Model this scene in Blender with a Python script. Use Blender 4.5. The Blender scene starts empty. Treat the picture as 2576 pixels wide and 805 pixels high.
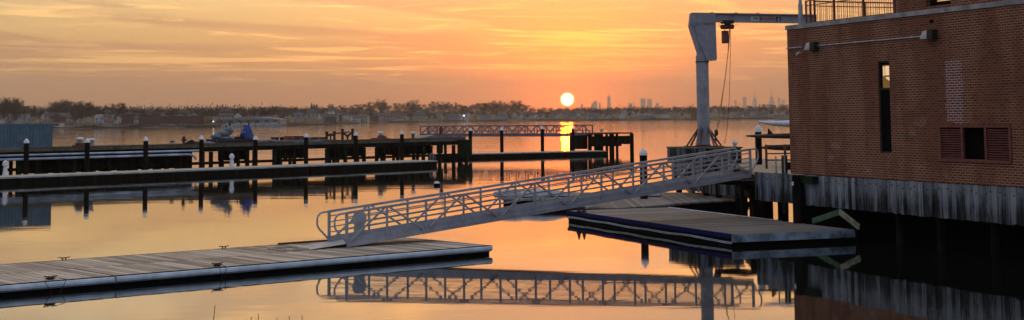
import bpy, bmesh, math, random
from mathutils import Vector, Matrix
random.seed(7)
S = bpy.context.scene
R = math.radians
# ------------------------------------------------------------------ camera
F, CP, CR, CH = 3720.0, R(5.4), 0.0095, 4.2          # focal length in photo units (frame 2576 wide), pitch, roll, height
Y0 = 296 - F*math.tan(CP)
cd = bpy.data.cameras.new('camera'); cam = bpy.data.objects.new('camera', cd); S.collection.objects.link(cam)
cd.sensor_width = 36; cd.lens = 36*F/2576; cd.shift_y = -(402.5-Y0)/2576
cd.clip_start = 0.1; cd.clip_end = 60000
cam.matrix_world = Matrix.Translation((0, 0, CH)) @ (Matrix.Rotation(math.pi/2+CP, 4, 'X') @ Matrix.Rotation(-CR, 4, 'Z'))
S.camera = cam
def ray(x, y):
    a = (x-1288)/F; b = -(y-Y0)/F; c, s = math.cos(CR), math.sin(CR)
    X = a*c+b*s; Yv = -a*s+b*c
    return Vector((X, math.cos(CP)-Yv*math.sin(CP), math.sin(CP)+Yv*math.cos(CP)))
def at(x, y, z):
    d = ray(x, y); t = (z-CH)/d.z; return Vector((0, 0, CH))+d*t
def aty(x, y, Y):
    d = ray(x, y); t = Y/d.y; return Vector((0, 0, CH))+d*t
def online(px, O, u):                                 # distance along line O+u*s (plan) where the column px crosses it
    d = ray(px, 300); det = u[0]*d.y-u[1]*d.x
    return (O[1]*d.x-O[0]*d.y)/det
SUN = ray(1427, 250).normalized()
# ------------------------------------------------------------------ world
W = bpy.data.worlds.new("World"); S.world = W; W.use_nodes = True
nt = W.node_tree; nt.nodes.clear()
class NT:
    def __init__(s, nt): s.nt = nt
    def n(s, t, **k):
        nd = s.nt.nodes.new(t)
        for a, v in k.items(): setattr(nd, a, v)
        return nd
    def l(s, a, b): s.nt.links.new(a, b)
    def put(s, sock, v):
        if hasattr(v, 'links') or isinstance(v, bpy.types.NodeSocket): s.l(v, sock)
        elif v is not None: sock.default_value = v
    def m(s, op, a, b=None, c=None, clamp=False):
        nd = s.n('ShaderNodeMath', operation=op, use_clamp=clamp)
        for i, v in enumerate((a, b, c)):
            if v is not None: s.put(nd.inputs[i], v)
        return nd.outputs[0]
    def mix(s, f, a, b, bt='MIX'):
        nd = s.n('ShaderNodeMix', data_type='RGBA', blend_type=bt)
        s.put(nd.inputs[0], f)
        for i, v in ((6, a), (7, b)):
            if isinstance(v, tuple): v = (*v[:3], 1)
            s.put(nd.inputs[i], v)
        return nd.outputs[2]
    def ramp(s, f, stops, interp='LINEAR'):
        nd = s.n('ShaderNodeValToRGB'); cr = nd.color_ramp; cr.interpolation = interp
        while len(cr.elements) > 1: cr.elements.remove(cr.elements[-1])
        for i, (p, c) in enumerate(stops):
            e = cr.elements[0] if i == 0 else cr.elements.new(p)
            e.position = p
            e.color = (*c, 1) if isinstance(c, tuple) else (c, c, c, 1)
        s.put(nd.inputs[0], f); return nd.outputs[0]
    def rng(s, v, a, b, c=0., d=1., smooth=True):
        nd = s.n('ShaderNodeMapRange', interpolation_type='SMOOTHSTEP' if smooth else 'LINEAR')
        s.put(nd.inputs[0], v)
        for i, x in enumerate((a, b, c, d)): nd.inputs[i+1].default_value = x
        return nd.outputs[0]
    def noise(s, vec, sc, det=4, rough=.5, dist=0., col=False):
        nd = s.n('ShaderNodeTexNoise'); s.put(nd.inputs['Vector'], vec)
        nd.inputs['Scale'].default_value = sc; nd.inputs['Detail'].default_value = det
        nd.inputs['Roughness'].default_value = rough; nd.inputs['Distortion'].default_value = dist
        return nd.outputs['Color' if col else 'Fac']
    def vec(s, x, y, z):
        nd = s.n('ShaderNodeCombineXYZ')
        for i, v in enumerate((x, y, z)): s.put(nd.inputs[i], v)
        return nd.outputs[0]
    def sep(s, v):
        nd = s.n('ShaderNodeSeparateXYZ'); s.put(nd.inputs[0], v); return nd.outputs
w = NT(nt)
gen = w.n('ShaderNodeTexCoord').outputs['Generated']
dx, dy, dz = w.sep(gen)
dzc = w.m('MAXIMUM', dz, 0.0)
west = w.ramp(dzc, [(0, (.62, .235, .075)), (.02, (.64, .29, .09)), (.045, (.76, .44, .155)), (.07, (.90, .63, .25)), (.10, (1.10, .84, .45)), (.15, (1.25, 1.02, .66)),
                    (.30, (.85, .74, .60)), (.6, (.52, .56, .64)), (1, (.42, .50, .64))])
east = w.ramp(dzc, [(0, (.34, .30, .38)), (.12, (.36, .36, .46)), (.4, (.36, .42, .56)), (1, (.42, .50, .64))])
ew = w.rng(dy, -.35, .75)
sky = w.mix(ew, east, west)
dotn = w.n('ShaderNodeVectorMath', operation='DOT_PRODUCT'); w.l(gen, dotn.inputs[0]); dotn.inputs[1].default_value = SUN
ang = w.m('ARCCOSINE', w.m('MINIMUM', dotn.outputs['Value'], 0.9999999))
# clouds on a flat layer overhead: streaks converge towards the horizon by themselves
iz = w.m('DIVIDE', 1.0, w.m('ADD', dzc, .045))
px_ = w.m('MULTIPLY', dx, iz); py_ = w.m('MULTIPLY', dy, iz)
rx = w.m('ADD', w.m('MULTIPLY', px_, .80), w.m('MULTIPLY', py_, .14)); ry = w.m('ADD', w.m('MULTIPLY', py_, .62), w.m('MULTIPLY', px_, -.22))
cv = w.vec(rx, ry, .0)
big = w.noise(w.vec(w.m('MULTIPLY', rx, .36), w.m('MULTIPLY', ry, .46), 3.6), 1.0, 6, .58, 2.2)
fine = w.noise(w.vec(w.m('MULTIPLY', rx, 1.0), w.m('MULTIPLY', ry, 2.2), 8.3), 1.3, 9, .62, 1.1)
fine2 = w.noise(w.vec(w.m('MULTIPLY', rx, .5), w.m('MULTIPLY', ry, 2.6), 1.7), 1.0, 7, .55, .5)
cloudfade = w.rng(dzc, .012, .035)
dark = w.m('MULTIPLY', w.rng(big, .40, .56), w.m('MULTIPLY', cloudfade, .80))
sky = w.mix(w.m('MULTIPLY', dark, ew), sky, w.mix(w.rng(dzc, .05, .12), (.50, .28, .15), (.80, .57, .34)))
nearsun = w.m('POWER', 2.718, w.m('MULTIPLY', ang, -5.5))
lit = w.m('MULTIPLY', w.rng(fine, .53, .65), w.m('SUBTRACT', 1.0, w.m('MULTIPLY', dark, .6)))
lit2 = w.m('MULTIPLY', w.rng(fine2, .55, .62), w.rng(big, .62, .42))
litall = w.m('MULTIPLY', w.m('MAXIMUM', lit, lit2), cloudfade)
litc = w.mix(nearsun, (1.45, .95, .40), (3.6, 1.45, .20))
sky = w.mix(w.m('MULTIPLY', w.m('MULTIPLY', litall, ew), w.m('ADD', .50, w.m('MULTIPLY', nearsun, .6)), clamp=True), sky, litc)
# red glow round the sun
g1 = w.m('POWER', 2.718, w.m('MULTIPLY', ang, -24.0)); g2 = w.m('POWER', 2.718, w.m('MULTIPLY', ang, -9.0))
sky = w.mix(w.m('MULTIPLY', g1, .9), sky, (7.5, 1.1, .0))
sky = w.mix(1.0, sky, w.mix(g2, (0, 0, 0), (.75, .13, .0)), 'ADD')
rim = w.rng(ang, .0062, .0044)
sky = w.mix(rim, sky, (10., 1.8, .0))
disc = w.rng(ang, .0047, .0037)
sky = w.mix(disc, sky, (38., 15., 7.5))
nish = w.n('ShaderNodeTexSky'); nish.sky_type = 'NISHITA'; nish.sun_disc = False
nish.sun_elevation = math.asin(SUN.z); nish.sun_rotation = math.atan2(SUN.x, SUN.y)
b1 = w.n('ShaderNodeBackground'); w.l(sky, b1.inputs[0]); b1.inputs[1].default_value = 1.0
b2 = w.n('ShaderNodeBackground'); w.l(nish.outputs[0], b2.inputs[0]); b2.inputs[1].default_value = .05
ad = w.n('ShaderNodeAddShader'); w.l(b1.outputs[0], ad.inputs[0]); w.l(b2.outputs[0], ad.inputs[1])
w.l(ad.outputs[0], w.n('ShaderNodeOutputWorld').inputs[0])
# ------------------------------------------------------------------ sun + exposure
sl = bpy.data.lights.new('sun', 'SUN'); sl.energy = .25; sl.angle = R(.53); sl.color = (1, .06, .0)
so = bpy.data.objects.new('sun', sl); S.collection.objects.link(so)
so.rotation_euler = (-SUN).to_track_quat('-Z', 'Y').to_euler()
S.view_settings.view_transform = 'Standard'; S.view_settings.look = 'None'
S.view_settings.exposure = 0.0; S.view_settings.gamma = 1; S.view_settings.use_curve_mapping = False
# ------------------------------------------------------------------ materials
def newmat(name):
    m = bpy.data.materials.new(name); m.use_nodes = True
    t = NT(m.node_tree); b = m.node_tree.nodes['Principled BSDF']; return m, t, b
def mat(name, col, rough=.7, var=.25, sc=3., metal=0., bump=0., stretch=(1, 1, 1), col2=None, spec=.5):
    m, t, b = newmat(name)
    o = t.n('ShaderNodeTexCoord').outputs['Object']
    mp = t.n('ShaderNodeMapping'); t.l(o, mp.inputs[0]); mp.inputs['Scale'].default_value = stretch
    nz = t.noise(mp.outputs[0], sc, 6, .6)
    f = t.rng(nz, .3, .7)
    a = tuple(c*(1-var) for c in col); c2 = col2 or tuple(min(1, c*(1+var)) for c in col)
    t.l(t.mix(f, a, c2), b.inputs['Base Color'])
    b.inputs['Roughness'].default_value = rough; b.inputs['Metallic'].default_value = metal
    b.inputs['Specular IOR Level'].default_value = spec
    if bump:
        bp = t.n('ShaderNodeBump'); bp.inputs['Strength'].default_value = 1; bp.inputs['Distance'].default_value = bump
        t.l(nz, bp.inputs['Height']); t.l(bp.outputs[0], b.inputs['Normal'])
    return m
def emit(name, col, st):
    m, t, b = newmat(name); b.inputs['Base Color'].default_value = (*col, 1)
    b.inputs['Emission Color'].default_value = (*col, 1); b.inputs['Emission Strength'].default_value = st; return m
M = {}
M['alu'] = mat('aluminium', (.37, .39, .44), .55, .14, 2.5, .35)
M['alu_plate'] = mat('ribbed_plate', (.40, .41, .44), .6, .2, 4, .3)
M['pile'] = mat('tarred_pile', (.010, .008, .007), .95, .5, 4, stretch=(1, 1, .2), spec=.08)
M['cap'] = mat('white_cap', (.72, .74, .78), .5, .12, 6)
M['darkwood'] = mat('dark_wet_timber', (.009, .009, .007), .95, .6, 2, stretch=(1, 1, .3), spec=.06)
M['green'] = mat('algae_timber', (.010, .020, .010), .95, .7, 3, stretch=(1, 1, .3), spec=.1)
M['boardgreen'] = mat('pale_green_board', (.045, .10, .055), .9, .5, 3)
M['greyboard'] = mat('grey_green_board', (.16, .26, .17), .85, .55, 2.2, col2=(.36, .34, .24))
M['concrete'] = mat('old_concrete', (.085, .09, .065), .9, .45, 1.2)
M['float'] = mat('black_float', (.006, .006, .007), .95, .4, 4, spec=.05)
M['rub'] = mat('pale_rub_rail', (.58, .70, .82), .45, .20, 2.0)
M['rubdirty'] = mat('stained_rub_rail', (.20, .26, .33), .6, .8, 1.6)
M['bluerail'] = mat('dark_blue_rail', (.006, .010, .085), .8, .4, 5, spec=.08)
M['palefl'] = mat('pale_pipe', (.42, .50, .58), .6, .35, .8)
M['rust'] = mat('rusty_steel', (.11, .045, .028), .85, .5, 4)
M['iron'] = mat('black_iron', (.018, .016, .015), .7, .4, 5, spec=.3)
M['crane'] = mat('pale_grey_crane_paint', (.26, .27, .31), .6, .25, 2.2)
def m_crane():
    m, t, b = newmat('worn_grey_crane_paint')
    o = t.n('ShaderNodeTexCoord').outputs['Object']; X, Y, Z = t.sep(o)
    base = t.mix(t.rng(t.noise(o, 1.6, 5, .6), .3, .7), (.20, .21, .25), (.31, .32, .36))
    st = t.noise(t.vec(t.m('MULTIPLY', X, 6.), t.m('MULTIPLY', Y, 6.), t.m('MULTIPLY', Z, .6)), 1., 5, .65)
    t.l(t.mix(t.rng(st, .60, .74, 0., .75), base, (.10, .05, .035)), b.inputs['Base Color']); b.inputs['Roughness'].default_value = .6; return m
M['crane'] = m_crane()
M['redbox'] = mat('dark_red_paint', (.12, .022, .018), .6, .3, 4)
M['rope'] = mat('yellow_rope', (.45, .33, .10), .9, .3, 20)
M['blackrope'] = mat('dark_rope', (.03, .025, .02), .9, .3, 20)
M['tarpgrey'] = mat('grey_tarp', (.12, .16, .20), .6, .45, 2, bump=.05)
M['tarpblue'] = mat('blue_tarp', (.012, .045, .24), .5, .45, 2.5, bump=.06)
M['white'] = mat('white_plastic', (.66, .70, .76), .5, .12, 5)
M['kayakdark'] = mat('dark_kayak', (.035, .016, .016), .5, .3, 4)
M['redrail'] = mat('red_brown_paint', (.15, .035, .022), .6, .3, 6)
M['louver'] = mat('oxide_red_paint', (.13, .030, .028), .65, .3, 5)
M['coping'] = mat('grey_coping', (.25, .25, .26), .8, .35, 2.0)
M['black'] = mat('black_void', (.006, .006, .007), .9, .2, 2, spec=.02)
M['post'] = mat('grey_galvanised', (.34, .36, .38), .6, .3, 3)
M['buoyw'] = mat('buoy_white', (.6, .62, .64), .5, .1, 4)
M['beige'] = mat('pale_timber', (.42, .36, .26), .8, .2, 6)
M['sand'] = mat('sandy_bank', (.10, .085, .06), .95, .4, .6)
M['twig'] = mat('dry_stem', (.10, .06, .03), .9, .2, 6)
M['tarmac'] = mat('plaza_concrete', (.30, .25, .19), .9, .2, 1.0)
M['bark'] = mat('winter_twigs', (.080, .066, .066), .95, .25, .2, spec=.1)
M['everg'] = mat('evergreen_needles', (.030, .040, .028), .95, .3, .3, spec=.1)
M['sky_glass'] = mat('haze_lightened_facade', (.40, .36, .33), .6, .1, .02)  # facade colour lightened to fade the towers, haze painted in
for k, c in dict(hw=(.48, .49, .49), hc=(.36, .34, .28), hg=(.22, .23, .25), hb=(.11, .06, .05), hp=(.22, .23, .26)).items():
    M[k] = mat('siding_'+k, c, .8, .12, .15)
for k, c in dict(rd=(.07, .065, .065), rb=(.13, .09, .075), rg=(.22, .22, .23)).items():
    M[k] = mat('roof_'+k, c, .85, .2, .2)
M['winm'] = mat('window_glass', (.05, .05, .06), .3, .1, 1)
M['lamp'] = emit('lit_lamp', (1, .92, .75), 12.)
M['lamp_small'] = emit('lit_lamp_small', (1, .9, .75), 5.)
M['amber'] = emit('skylit_room_glow', (.16, .075, .018), .7)  # glow painted for sky light inside the room, no lamp there
M['bright'] = emit('far_window_sky_glow', (1, .66, .36), .62)  # glow painted for sky in the room's far windows
M['blind'] = emit('lit_blind', (1, .52, .16), .42)
M['signpale'] = mat('pale_sign', (.42, .52, .45), .6, .05, 5)
M['signblack'] = mat('black_ink', (.01, .01, .012), .6, .05, 5)
M['signred'] = mat('red_ink', (.42, .03, .02), .6, .05, 5)
# ribbed blue container
def m_container():
    m, t, b = newmat('blue_container_paint')
    o = t.n('ShaderNodeTexCoord').outputs['Object']
    nz = t.noise(o, 1.4, 6, .6); t.l(t.mix(t.rng(nz, .35, .75), (.065, .13, .18), (.11, .19, .25)), b.inputs['Base Color'])
    b.inputs['Roughness'].default_value = .6; return m
M['container'] = m_container()
M['walkway_steel'] = mat('dull_grey_steel', (.15, .15, .18), .7, .2, 2)
M['woodhull'] = mat('navy_hull', (.03, .05, .08), .6, .4, 2)
# deck boards laid across the dock (x = along the dock)
def m_deck(name, a, c, width=.24, seam=None):
    m, t, b = newmat(name)
    o = t.n('ShaderNodeTexCoord').outputs['Object']; X, Y, Z = t.sep(o)
    side = t.m('GREATER_THAN', Y, seam) if seam is not None else 0.0
    q = t.m('DIVIDE', X, width) if seam is None else t.m('ADD', t.m('DIVIDE', X, width), t.m('MULTIPLY', side, .37))
    idx = t.m('FLOOR', q); fr = t.m('FRACT', q)
    wn = t.n('ShaderNodeTexWhiteNoise', noise_dimensions='2D'); t.l(t.vec(idx, side, 0.), wn.inputs['Vector'])
    gap = t.m('MAXIMUM', t.m('LESS_THAN', fr, .085), 0.0)
    if seam is not None:
        gap = t.m('MAXIMUM', gap, t.m('LESS_THAN', t.m('ABSOLUTE', t.m('SUBTRACT', Y, seam)), .018))
    grain = t.noise(t.vec(t.m('MULTIPLY', X, 14.), t.m('MULTIPLY', Y, .7), idx), 1.0, 5, .6)
    blot = t.noise(o, .55, 4, .6)
    f = t.m('ADD', t.m('MULTIPLY', wn.outputs[0], .45), t.m('ADD', t.m('MULTIPLY', grain, .45), t.m('MULTIPLY', blot, .5)))
    colr = t.mix(t.rng(f, .35, 1.1), a, c)
    spots = t.rng(t.noise(o, 2.4, 3, .5), .68, .74)
    colr = t.mix(t.m('MULTIPLY', spots, .6), colr, (.05, .04, .035))
    t.l(t.mix(t.m('MULTIPLY', gap, .85), colr, (.03, .025, .02)), b.inputs['Base Color'])
    b.inputs['Roughness'].default_value = .85; b.inputs['Specular IOR Level'].default_value = .15
    bp = t.n('ShaderNodeBump'); bp.inputs['Distance'].default_value = .006; t.l(t.m('SUBTRACT', grain, gap), bp.inputs['Height']); t.l(bp.outputs[0], b.inputs['Normal'])
    return m
M['deck'] = m_deck('weathered_deck_boards', (.23, .19, .16), (.66, .58, .49), .27, 2.55)
M['deckR'] = m_deck('grey_deck_boards', (.115, .11, .105), (.27, .255, .245), .2)
M['decksnow'] = mat('pale_frosted_deck', (.36, .37, .36), .9, .22, 1.5, spec=.1)
# planked timber face, vertical boards with rain streaks
def m_planks():
    m, t, b = newmat('weathered_grey_planks')
    o = t.n('ShaderNodeTexCoord').outputs['Object']; X, Y, Z = t.sep(o)
    h = t.m('ADD', X, Y)
    wn = t.n('ShaderNodeTexWhiteNoise', noise_dimensions='1D'); t.l(t.m('FLOOR', t.m('DIVIDE', h, .205)), wn.inputs['W'])
    s1 = t.noise(t.vec(t.m('MULTIPLY', h, 9.), t.m('MULTIPLY', Z, .9), 0.), 1., 5, .65)
    s2 = t.noise(t.vec(t.m('MULTIPLY', h, 2.6), t.m('MULTIPLY', Z, 1.1), 4.), 1., 4, .6)
    f = t.m('ADD', t.m('MULTIPLY', s1, .75), t.m('ADD', t.m('MULTIPLY', s2, .55), t.m('MULTIPLY', wn.outputs[0], .38)))
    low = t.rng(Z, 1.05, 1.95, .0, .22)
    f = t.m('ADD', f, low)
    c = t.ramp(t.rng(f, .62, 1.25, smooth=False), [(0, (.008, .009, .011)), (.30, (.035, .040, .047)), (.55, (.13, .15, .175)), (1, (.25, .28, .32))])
    t.l(c, b.inputs['Base Color']); b.inputs['Roughness'].default_value = .9; b.inputs['Specular IOR Level'].default_value = .1
    return m
M['planks'] = m_planks()
def m_brick(patch=True):
    m, t, b = newmat('red_brown_brick')
    o = t.n('ShaderNodeTexCoord').outputs['Object']; X, Y, Z = t.sep(o)
    br = t.n('ShaderNodeTexBrick'); t.l(t.vec(t.m('ADD', X, Y), Z, 0.), br.inputs['Vector'])
    br.inputs['Scale'].default_value = 1; br.inputs['Brick Width'].default_value = .235; br.inputs['Row Height'].default_value = .077
    br.inputs['Mortar Size'].default_value = .016; br.inputs['Mortar Smooth'].default_value = .25; br.inputs['Bias'].default_value = -.15
    br.inputs['Color1'].default_value = (.195, .049, .028, 1); br.inputs['Color2'].default_value = (.085, .023, .014, 1)
    big = t.noise(t.vec(X, t.m('MULTIPLY', Z, .6), 0.), .55, 5, .6)
    vst = t.noise(t.vec(X, t.m('MULTIPLY', Z, .12), 2.), 1.1, 4, .6)
    f = t.rng(t.m('ADD', big, t.m('MULTIPLY', t.m('SUBTRACT', vst, .5), .8)), .38, .62)
    mort = t.mix(f, (.17, .112, .076), (.29, .21, .14))
    if patch:
        # lime bloom with its own rough outline
        wob = t.m('MULTIPLY', t.m('SUBTRACT', t.noise(o, 3.5, 3, .6), .5), .30)
        xx = t.m('ADD', X, wob)
        pm = t.m('MULTIPLY', t.m('MULTIPLY', t.rng(xx, 9.05, 9.12), t.rng(xx, 9.92, 9.84)), t.m('MULTIPLY', t.rng(t.m('ADD', Z, wob), 3.92, 3.98), t.rng(Z, 5.86, 5.78)))
        pm2 = t.m('MULTIPLY', t.rng(t.noise(t.vec(X, t.m('MULTIPLY', Z, 1.6), 9.), .9, 3, .5), .60, .70), t.rng(Z, 4.6, 3.4))
        pm3 = t.m('MULTIPLY', pm, t.rng(t.noise(o, 6, 3, .6), .30, .5, .55, 1.))
        mort = t.mix(t.m('MAXIMUM', pm3, t.m('MULTIPLY', pm2, .6)), mort, (.42, .35, .36))
    t.l(mort, br.inputs['Mortar'])
    t.l(br.outputs['Color'], b.inputs['Base Color'])
    b.inputs['Roughness'].default_value = .9; b.inputs['Specular IOR Level'].default_value = .15
    bp = t.n('ShaderNodeBump'); bp.inputs['Distance'].default_value = .008; bp.invert = True; t.l(br.outputs['Fac'], bp.inputs['Height']); t.l(bp.outputs[0], b.inputs['Normal'])
    return m
M['brick'] = m_brick()
def m_water():
    m, t, b = newmat('calm_water')
    o = t.n('ShaderNodeTexCoord').outputs['Object']; X, Y, Z = t.sep(o)
    b.inputs['Base Color'].default_value = (.006, .008, .007, 1); b.inputs['Roughness'].default_value = .03; b.inputs['IOR'].default_value = 1.55
    patch = t.rng(t.noise(t.vec(t.m('MULTIPLY', X, .05), t.m('MULTIPLY', Y, .10), 0.), 1., 3, .5), .40, .64, .12, 1.5)
    n1 = t.noise(t.vec(t.m('MULTIPLY', X, .55), t.m('MULTIPLY', Y, 1.5), 0.), 1.0, 3, .5, .3)
    n2 = t.noise(t.vec(t.m('MULTIPLY', X, .12), t.m('MULTIPLY', Y, .35), 5.), 1.0, 3, .5, .2)
    far = t.m('ADD', t.rng(Y, 50., 115., .34, .66), t.rng(Y, 120., 300., 0., 2.4))
    h = t.m('ADD', t.m('MULTIPLY', t.m('MULTIPLY', n1, .0095), t.m('MULTIPLY', patch, far)), t.m('MULTIPLY', t.m('MULTIPLY', n2, .020), far))
    bp = t.n('ShaderNodeBump'); bp.inputs['Strength'].default_value = 1; bp.inputs['Distance'].default_value = .55
    t.l(h, bp.inputs['Height']); t.l(bp.outputs[0], b.inputs['Normal']); return m
M['water'] = m_water()
# ------------------------------------------------------------------ mesh tools
class MB:
    def __init__(s): s.v = []; s.f = []; s.sm = []
    def add(s, vs, fs, smooth=False):
        k = len(s.v); s.v += [tuple(v) for v in vs]; s.f += [tuple(i+k for i in f) for f in fs]; s.sm += [smooth]*len(fs); return s
    def box(s, x0, x1, y0, y1, z0, z1, mtx=None):
        vs = [Vector(p) for p in ((x0,y0,z0),(x1,y0,z0),(x1,y1,z0),(x0,y1,z0),(x0,y0,z1),(x1,y0,z1),(x1,y1,z1),(x0,y1,z1))]
        if mtx: vs = [mtx @ v for v in vs]
        return s.add(vs, [(0,3,2,1),(4,5,6,7),(0,1,5,4),(1,2,6,5),(2,3,7,6),(3,0,4,7)])
    def beam(s, p, q, wd, ht=None, up=(0, 0, 1)):
        p, q = Vector(p), Vector(q); ht = ht or wd; d = (q-p).normalized(); up = Vector(up)
        if abs(d.dot(up)) > .98: up = Vector((1, 0, 0))
        a = d.cross(up).normalized(); b = a.cross(d)
        vs = [e+a*(i*wd/2)+b*(j*ht/2) for e in (p, q) for i, j in ((-1,-1),(1,-1),(1,1),(-1,1))]
        return s.add(vs, [(0,1,2,3),(4,7,6,5),(0,4,5,1),(1,5,6,2),(2,6,7,3),(3,7,4,0)])
    def tube(s, pts, r, n=8, r2=None):
        pts = [Vector(p) for p in pts]; rings = []; N = len(pts)
        a = None
        for i, p in enumerate(pts):
            d = (pts[min(i+1, N-1)]-pts[max(i-1, 0)]).normalized()
            if a is None:
                a = d.orthogonal().normalized()
            a = (a-d*a.dot(d)).normalized(); b = d.cross(a)
            rr = r if r2 is None else r+(r2-r)*i/(N-1)
            rings.append([p+(a*math.cos(2*math.pi*k/n)+b*math.sin(2*math.pi*k/n))*rr for k in range(n)])
        vs = [v for rg in rings for v in rg]; fs = []
        for i in range(N-1):
            for k in range(n): fs.append((i*n+k, i*n+(k+1)%n, (i+1)*n+(k+1)%n, (i+1)*n+k))
        s.add(vs, fs, True)
        s.add(rings[0], [tuple(range(n-1, -1, -1))]); s.add(rings[-1], [tuple(range(n))]); return s
    def lathe(s, c, prof, n=16, smooth=True):
        c = Vector(c); vs = []; fs = []
        for r, z in prof:
            for k in range(n): vs.append(c+Vector((r*math.cos(2*math.pi*k/n), r*math.sin(2*math.pi*k/n), z)))
        for i in range(len(prof)-1):
            for k in range(n): fs.append((i*n+k, i*n+(k+1)%n, (i+1)*n+(k+1)%n, (i+1)*n+k))
        s.add(vs, fs, smooth)
        s.add(vs[:n], [tuple(range(n-1, -1, -1))]); s.add(vs[-n:], [tuple(range(n))]); return s
    def prism(s, poly, z0, z1):
        n = len(poly); vs = [(x, y, z0) for x, y in poly]+[(x, y, z1) for x, y in poly]
        return s.add(vs, [tuple(range(n-1, -1, -1)), tuple(range(n, 2*n))]+[(i, (i+1) % n, n+(i+1) % n, n+i) for i in range(n)])
    def blob(s, c, rx, ry, rz, n=10, m=7, jit=.12):
        c = Vector(c); prof = []
        vs = []; fs = []
        for i in range(m+1):
            th = math.pi*i/m
            for k in range(n):
                j = 1+random.uniform(-jit, jit)
                vs.append(c+Vector((rx*j*math.sin(th)*math.cos(2*math.pi*k/n), ry*j*math.sin(th)*math.sin(2*math.pi*k/n), rz*(1+random.uniform(-jit, jit)*.5)*math.cos(th))))
        for i in range(m):
            for k in range(n): fs.append(((i+1)*n+k, (i+1)*n+(k+1)%n, i*n+(k+1)%n, i*n+k))
        return s.add(vs, fs, True)
    def build(s, name, material, parent=None, label=None, cat=None, group=None, kind=None, loc=None):
        me = bpy.data.meshes.new(name); me.from_pydata(s.v, [], s.f); me.materials.append(material)
        me.polygons.foreach_set('use_smooth', s.sm); me.update()
        o = bpy.data.objects.new(name, me); S.collection.objects.link(o)
        if parent: o.parent = parent
        if loc is not None: o.location = loc
        tag(o, label, cat, group, kind); return o
def tag(o, label=None, cat=None, group=None, kind=None):
    for k, v in (('label', label), ('category', cat), ('group', group), ('kind', kind)):
        if v: o[k] = v
    return o
def thing(name, loc, rz=0, label=None, cat=None, group=None):
    o = bpy.data.objects.new(name, None); S.collection.objects.link(o); o.location = loc; o.rotation_euler = (0, 0, rz); o.empty_display_size = .2
    return tag(o, label, cat, group)
def copy_tree(o, parent=None, loc=None, rz=None, label=None, scale=None):
    c = o.copy(); S.collection.objects.link(c)
    if parent: c.parent = parent
    if loc is not None: c.location = loc
    if rz is not None: c.rotation_euler = (0, 0, rz)
    if scale is not None: c.scale = scale
    if label: c['label'] = label
    for ch in list(o.children):
        copy_tree(ch, c)
    return c
# ------------------------------------------------------------------ setting: water, land, bank
wm = MB(); xs = [-13900, -2500, -400, 0, 400, 2500, 13900]; ys = [-2900, -50, 60, 300, 1500, 26400]
wm.add([(x, y, 0) for y in ys for x in xs], [(j*7+i, j*7+i+1, (j+1)*7+i+1, (j+1)*7+i) for j in range(5) for i in range(6)])
wm.build('water', M['water'], kind='structure')
SH = [(-900, 820), (-50, 900), (135, 935), (400, 960), (644, 1030), (800, 1200), (960, 1700), (1100, 1850), (1288, 2050), (1431, 1880), (1560, 1700), (1742, 1720), (1980, 1950), (2100, 2000), (3400, 2200)]
def lerp(T, x):
    for (a, b), (c, d) in zip(T, T[1:]):
        if x <= c: return b+(d-b)*max(0, (x-a))/(c-a)
    return T[-1][1]
shoreD = lambda px: lerp(SH, px)
HT = [(0, .2), (25, 1.6), (100, 3.0), (250, 6.5), (450, 10.5), (900, 14.5), (2500, 12), (24000, 6)]
def land(px, off):
    D = shoreD(px)+off; p = aty(px, 300, D); return Vector((p.x, D, lerp(HT, off)))
tm = MB(); cols = list(range(-900, 3401, 40)); offs = [-12, 0, 25, 80, 150, 300, 450, 700, 900, 2500, 8000, 23500]
pts = []
for off in offs:
    for px in cols:
        D = min(shoreD(px)+off+6*math.sin(px*.05)+4*math.sin(px*.13), 26000)
        X = (px-1288)/F*D
        z = -1.0 if off < 0 else lerp(HT, off)+(.6*math.sin(px*.021+off*.01) if off > 100 else 0)
        pts.append((X, D, z))
nc = len(cols)
tm.add(pts, [(j*nc+i, j*nc+i+1, (j+1)*nc+i+1, (j+1)*nc+i) for j in range(len(offs)-1) for i in range(nc-1)], True)
M['land'] = mat('winter_ground', (.075, .066, .050), .95, .4, .02)
tm.build('terrain', M['land'], kind='structure')
bk = MB(); g = []
for j, y in enumerate((-40, 4, 9.5, 12.5, 15)):
    for i in range(-20, 21):
        g.append((i*2.0, y, (2.0, 1.9, 1.55, .6, -.6)[j]+.15*math.sin(i*1.7+j)))
bk.add(g, [(j*41+i, j*41+i+1, (j+1)*41+i+1, (j+1)*41+i) for j in range(4) for i in range(40)], True)
bk.build('bank', M['sand'], kind='structure')
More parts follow.
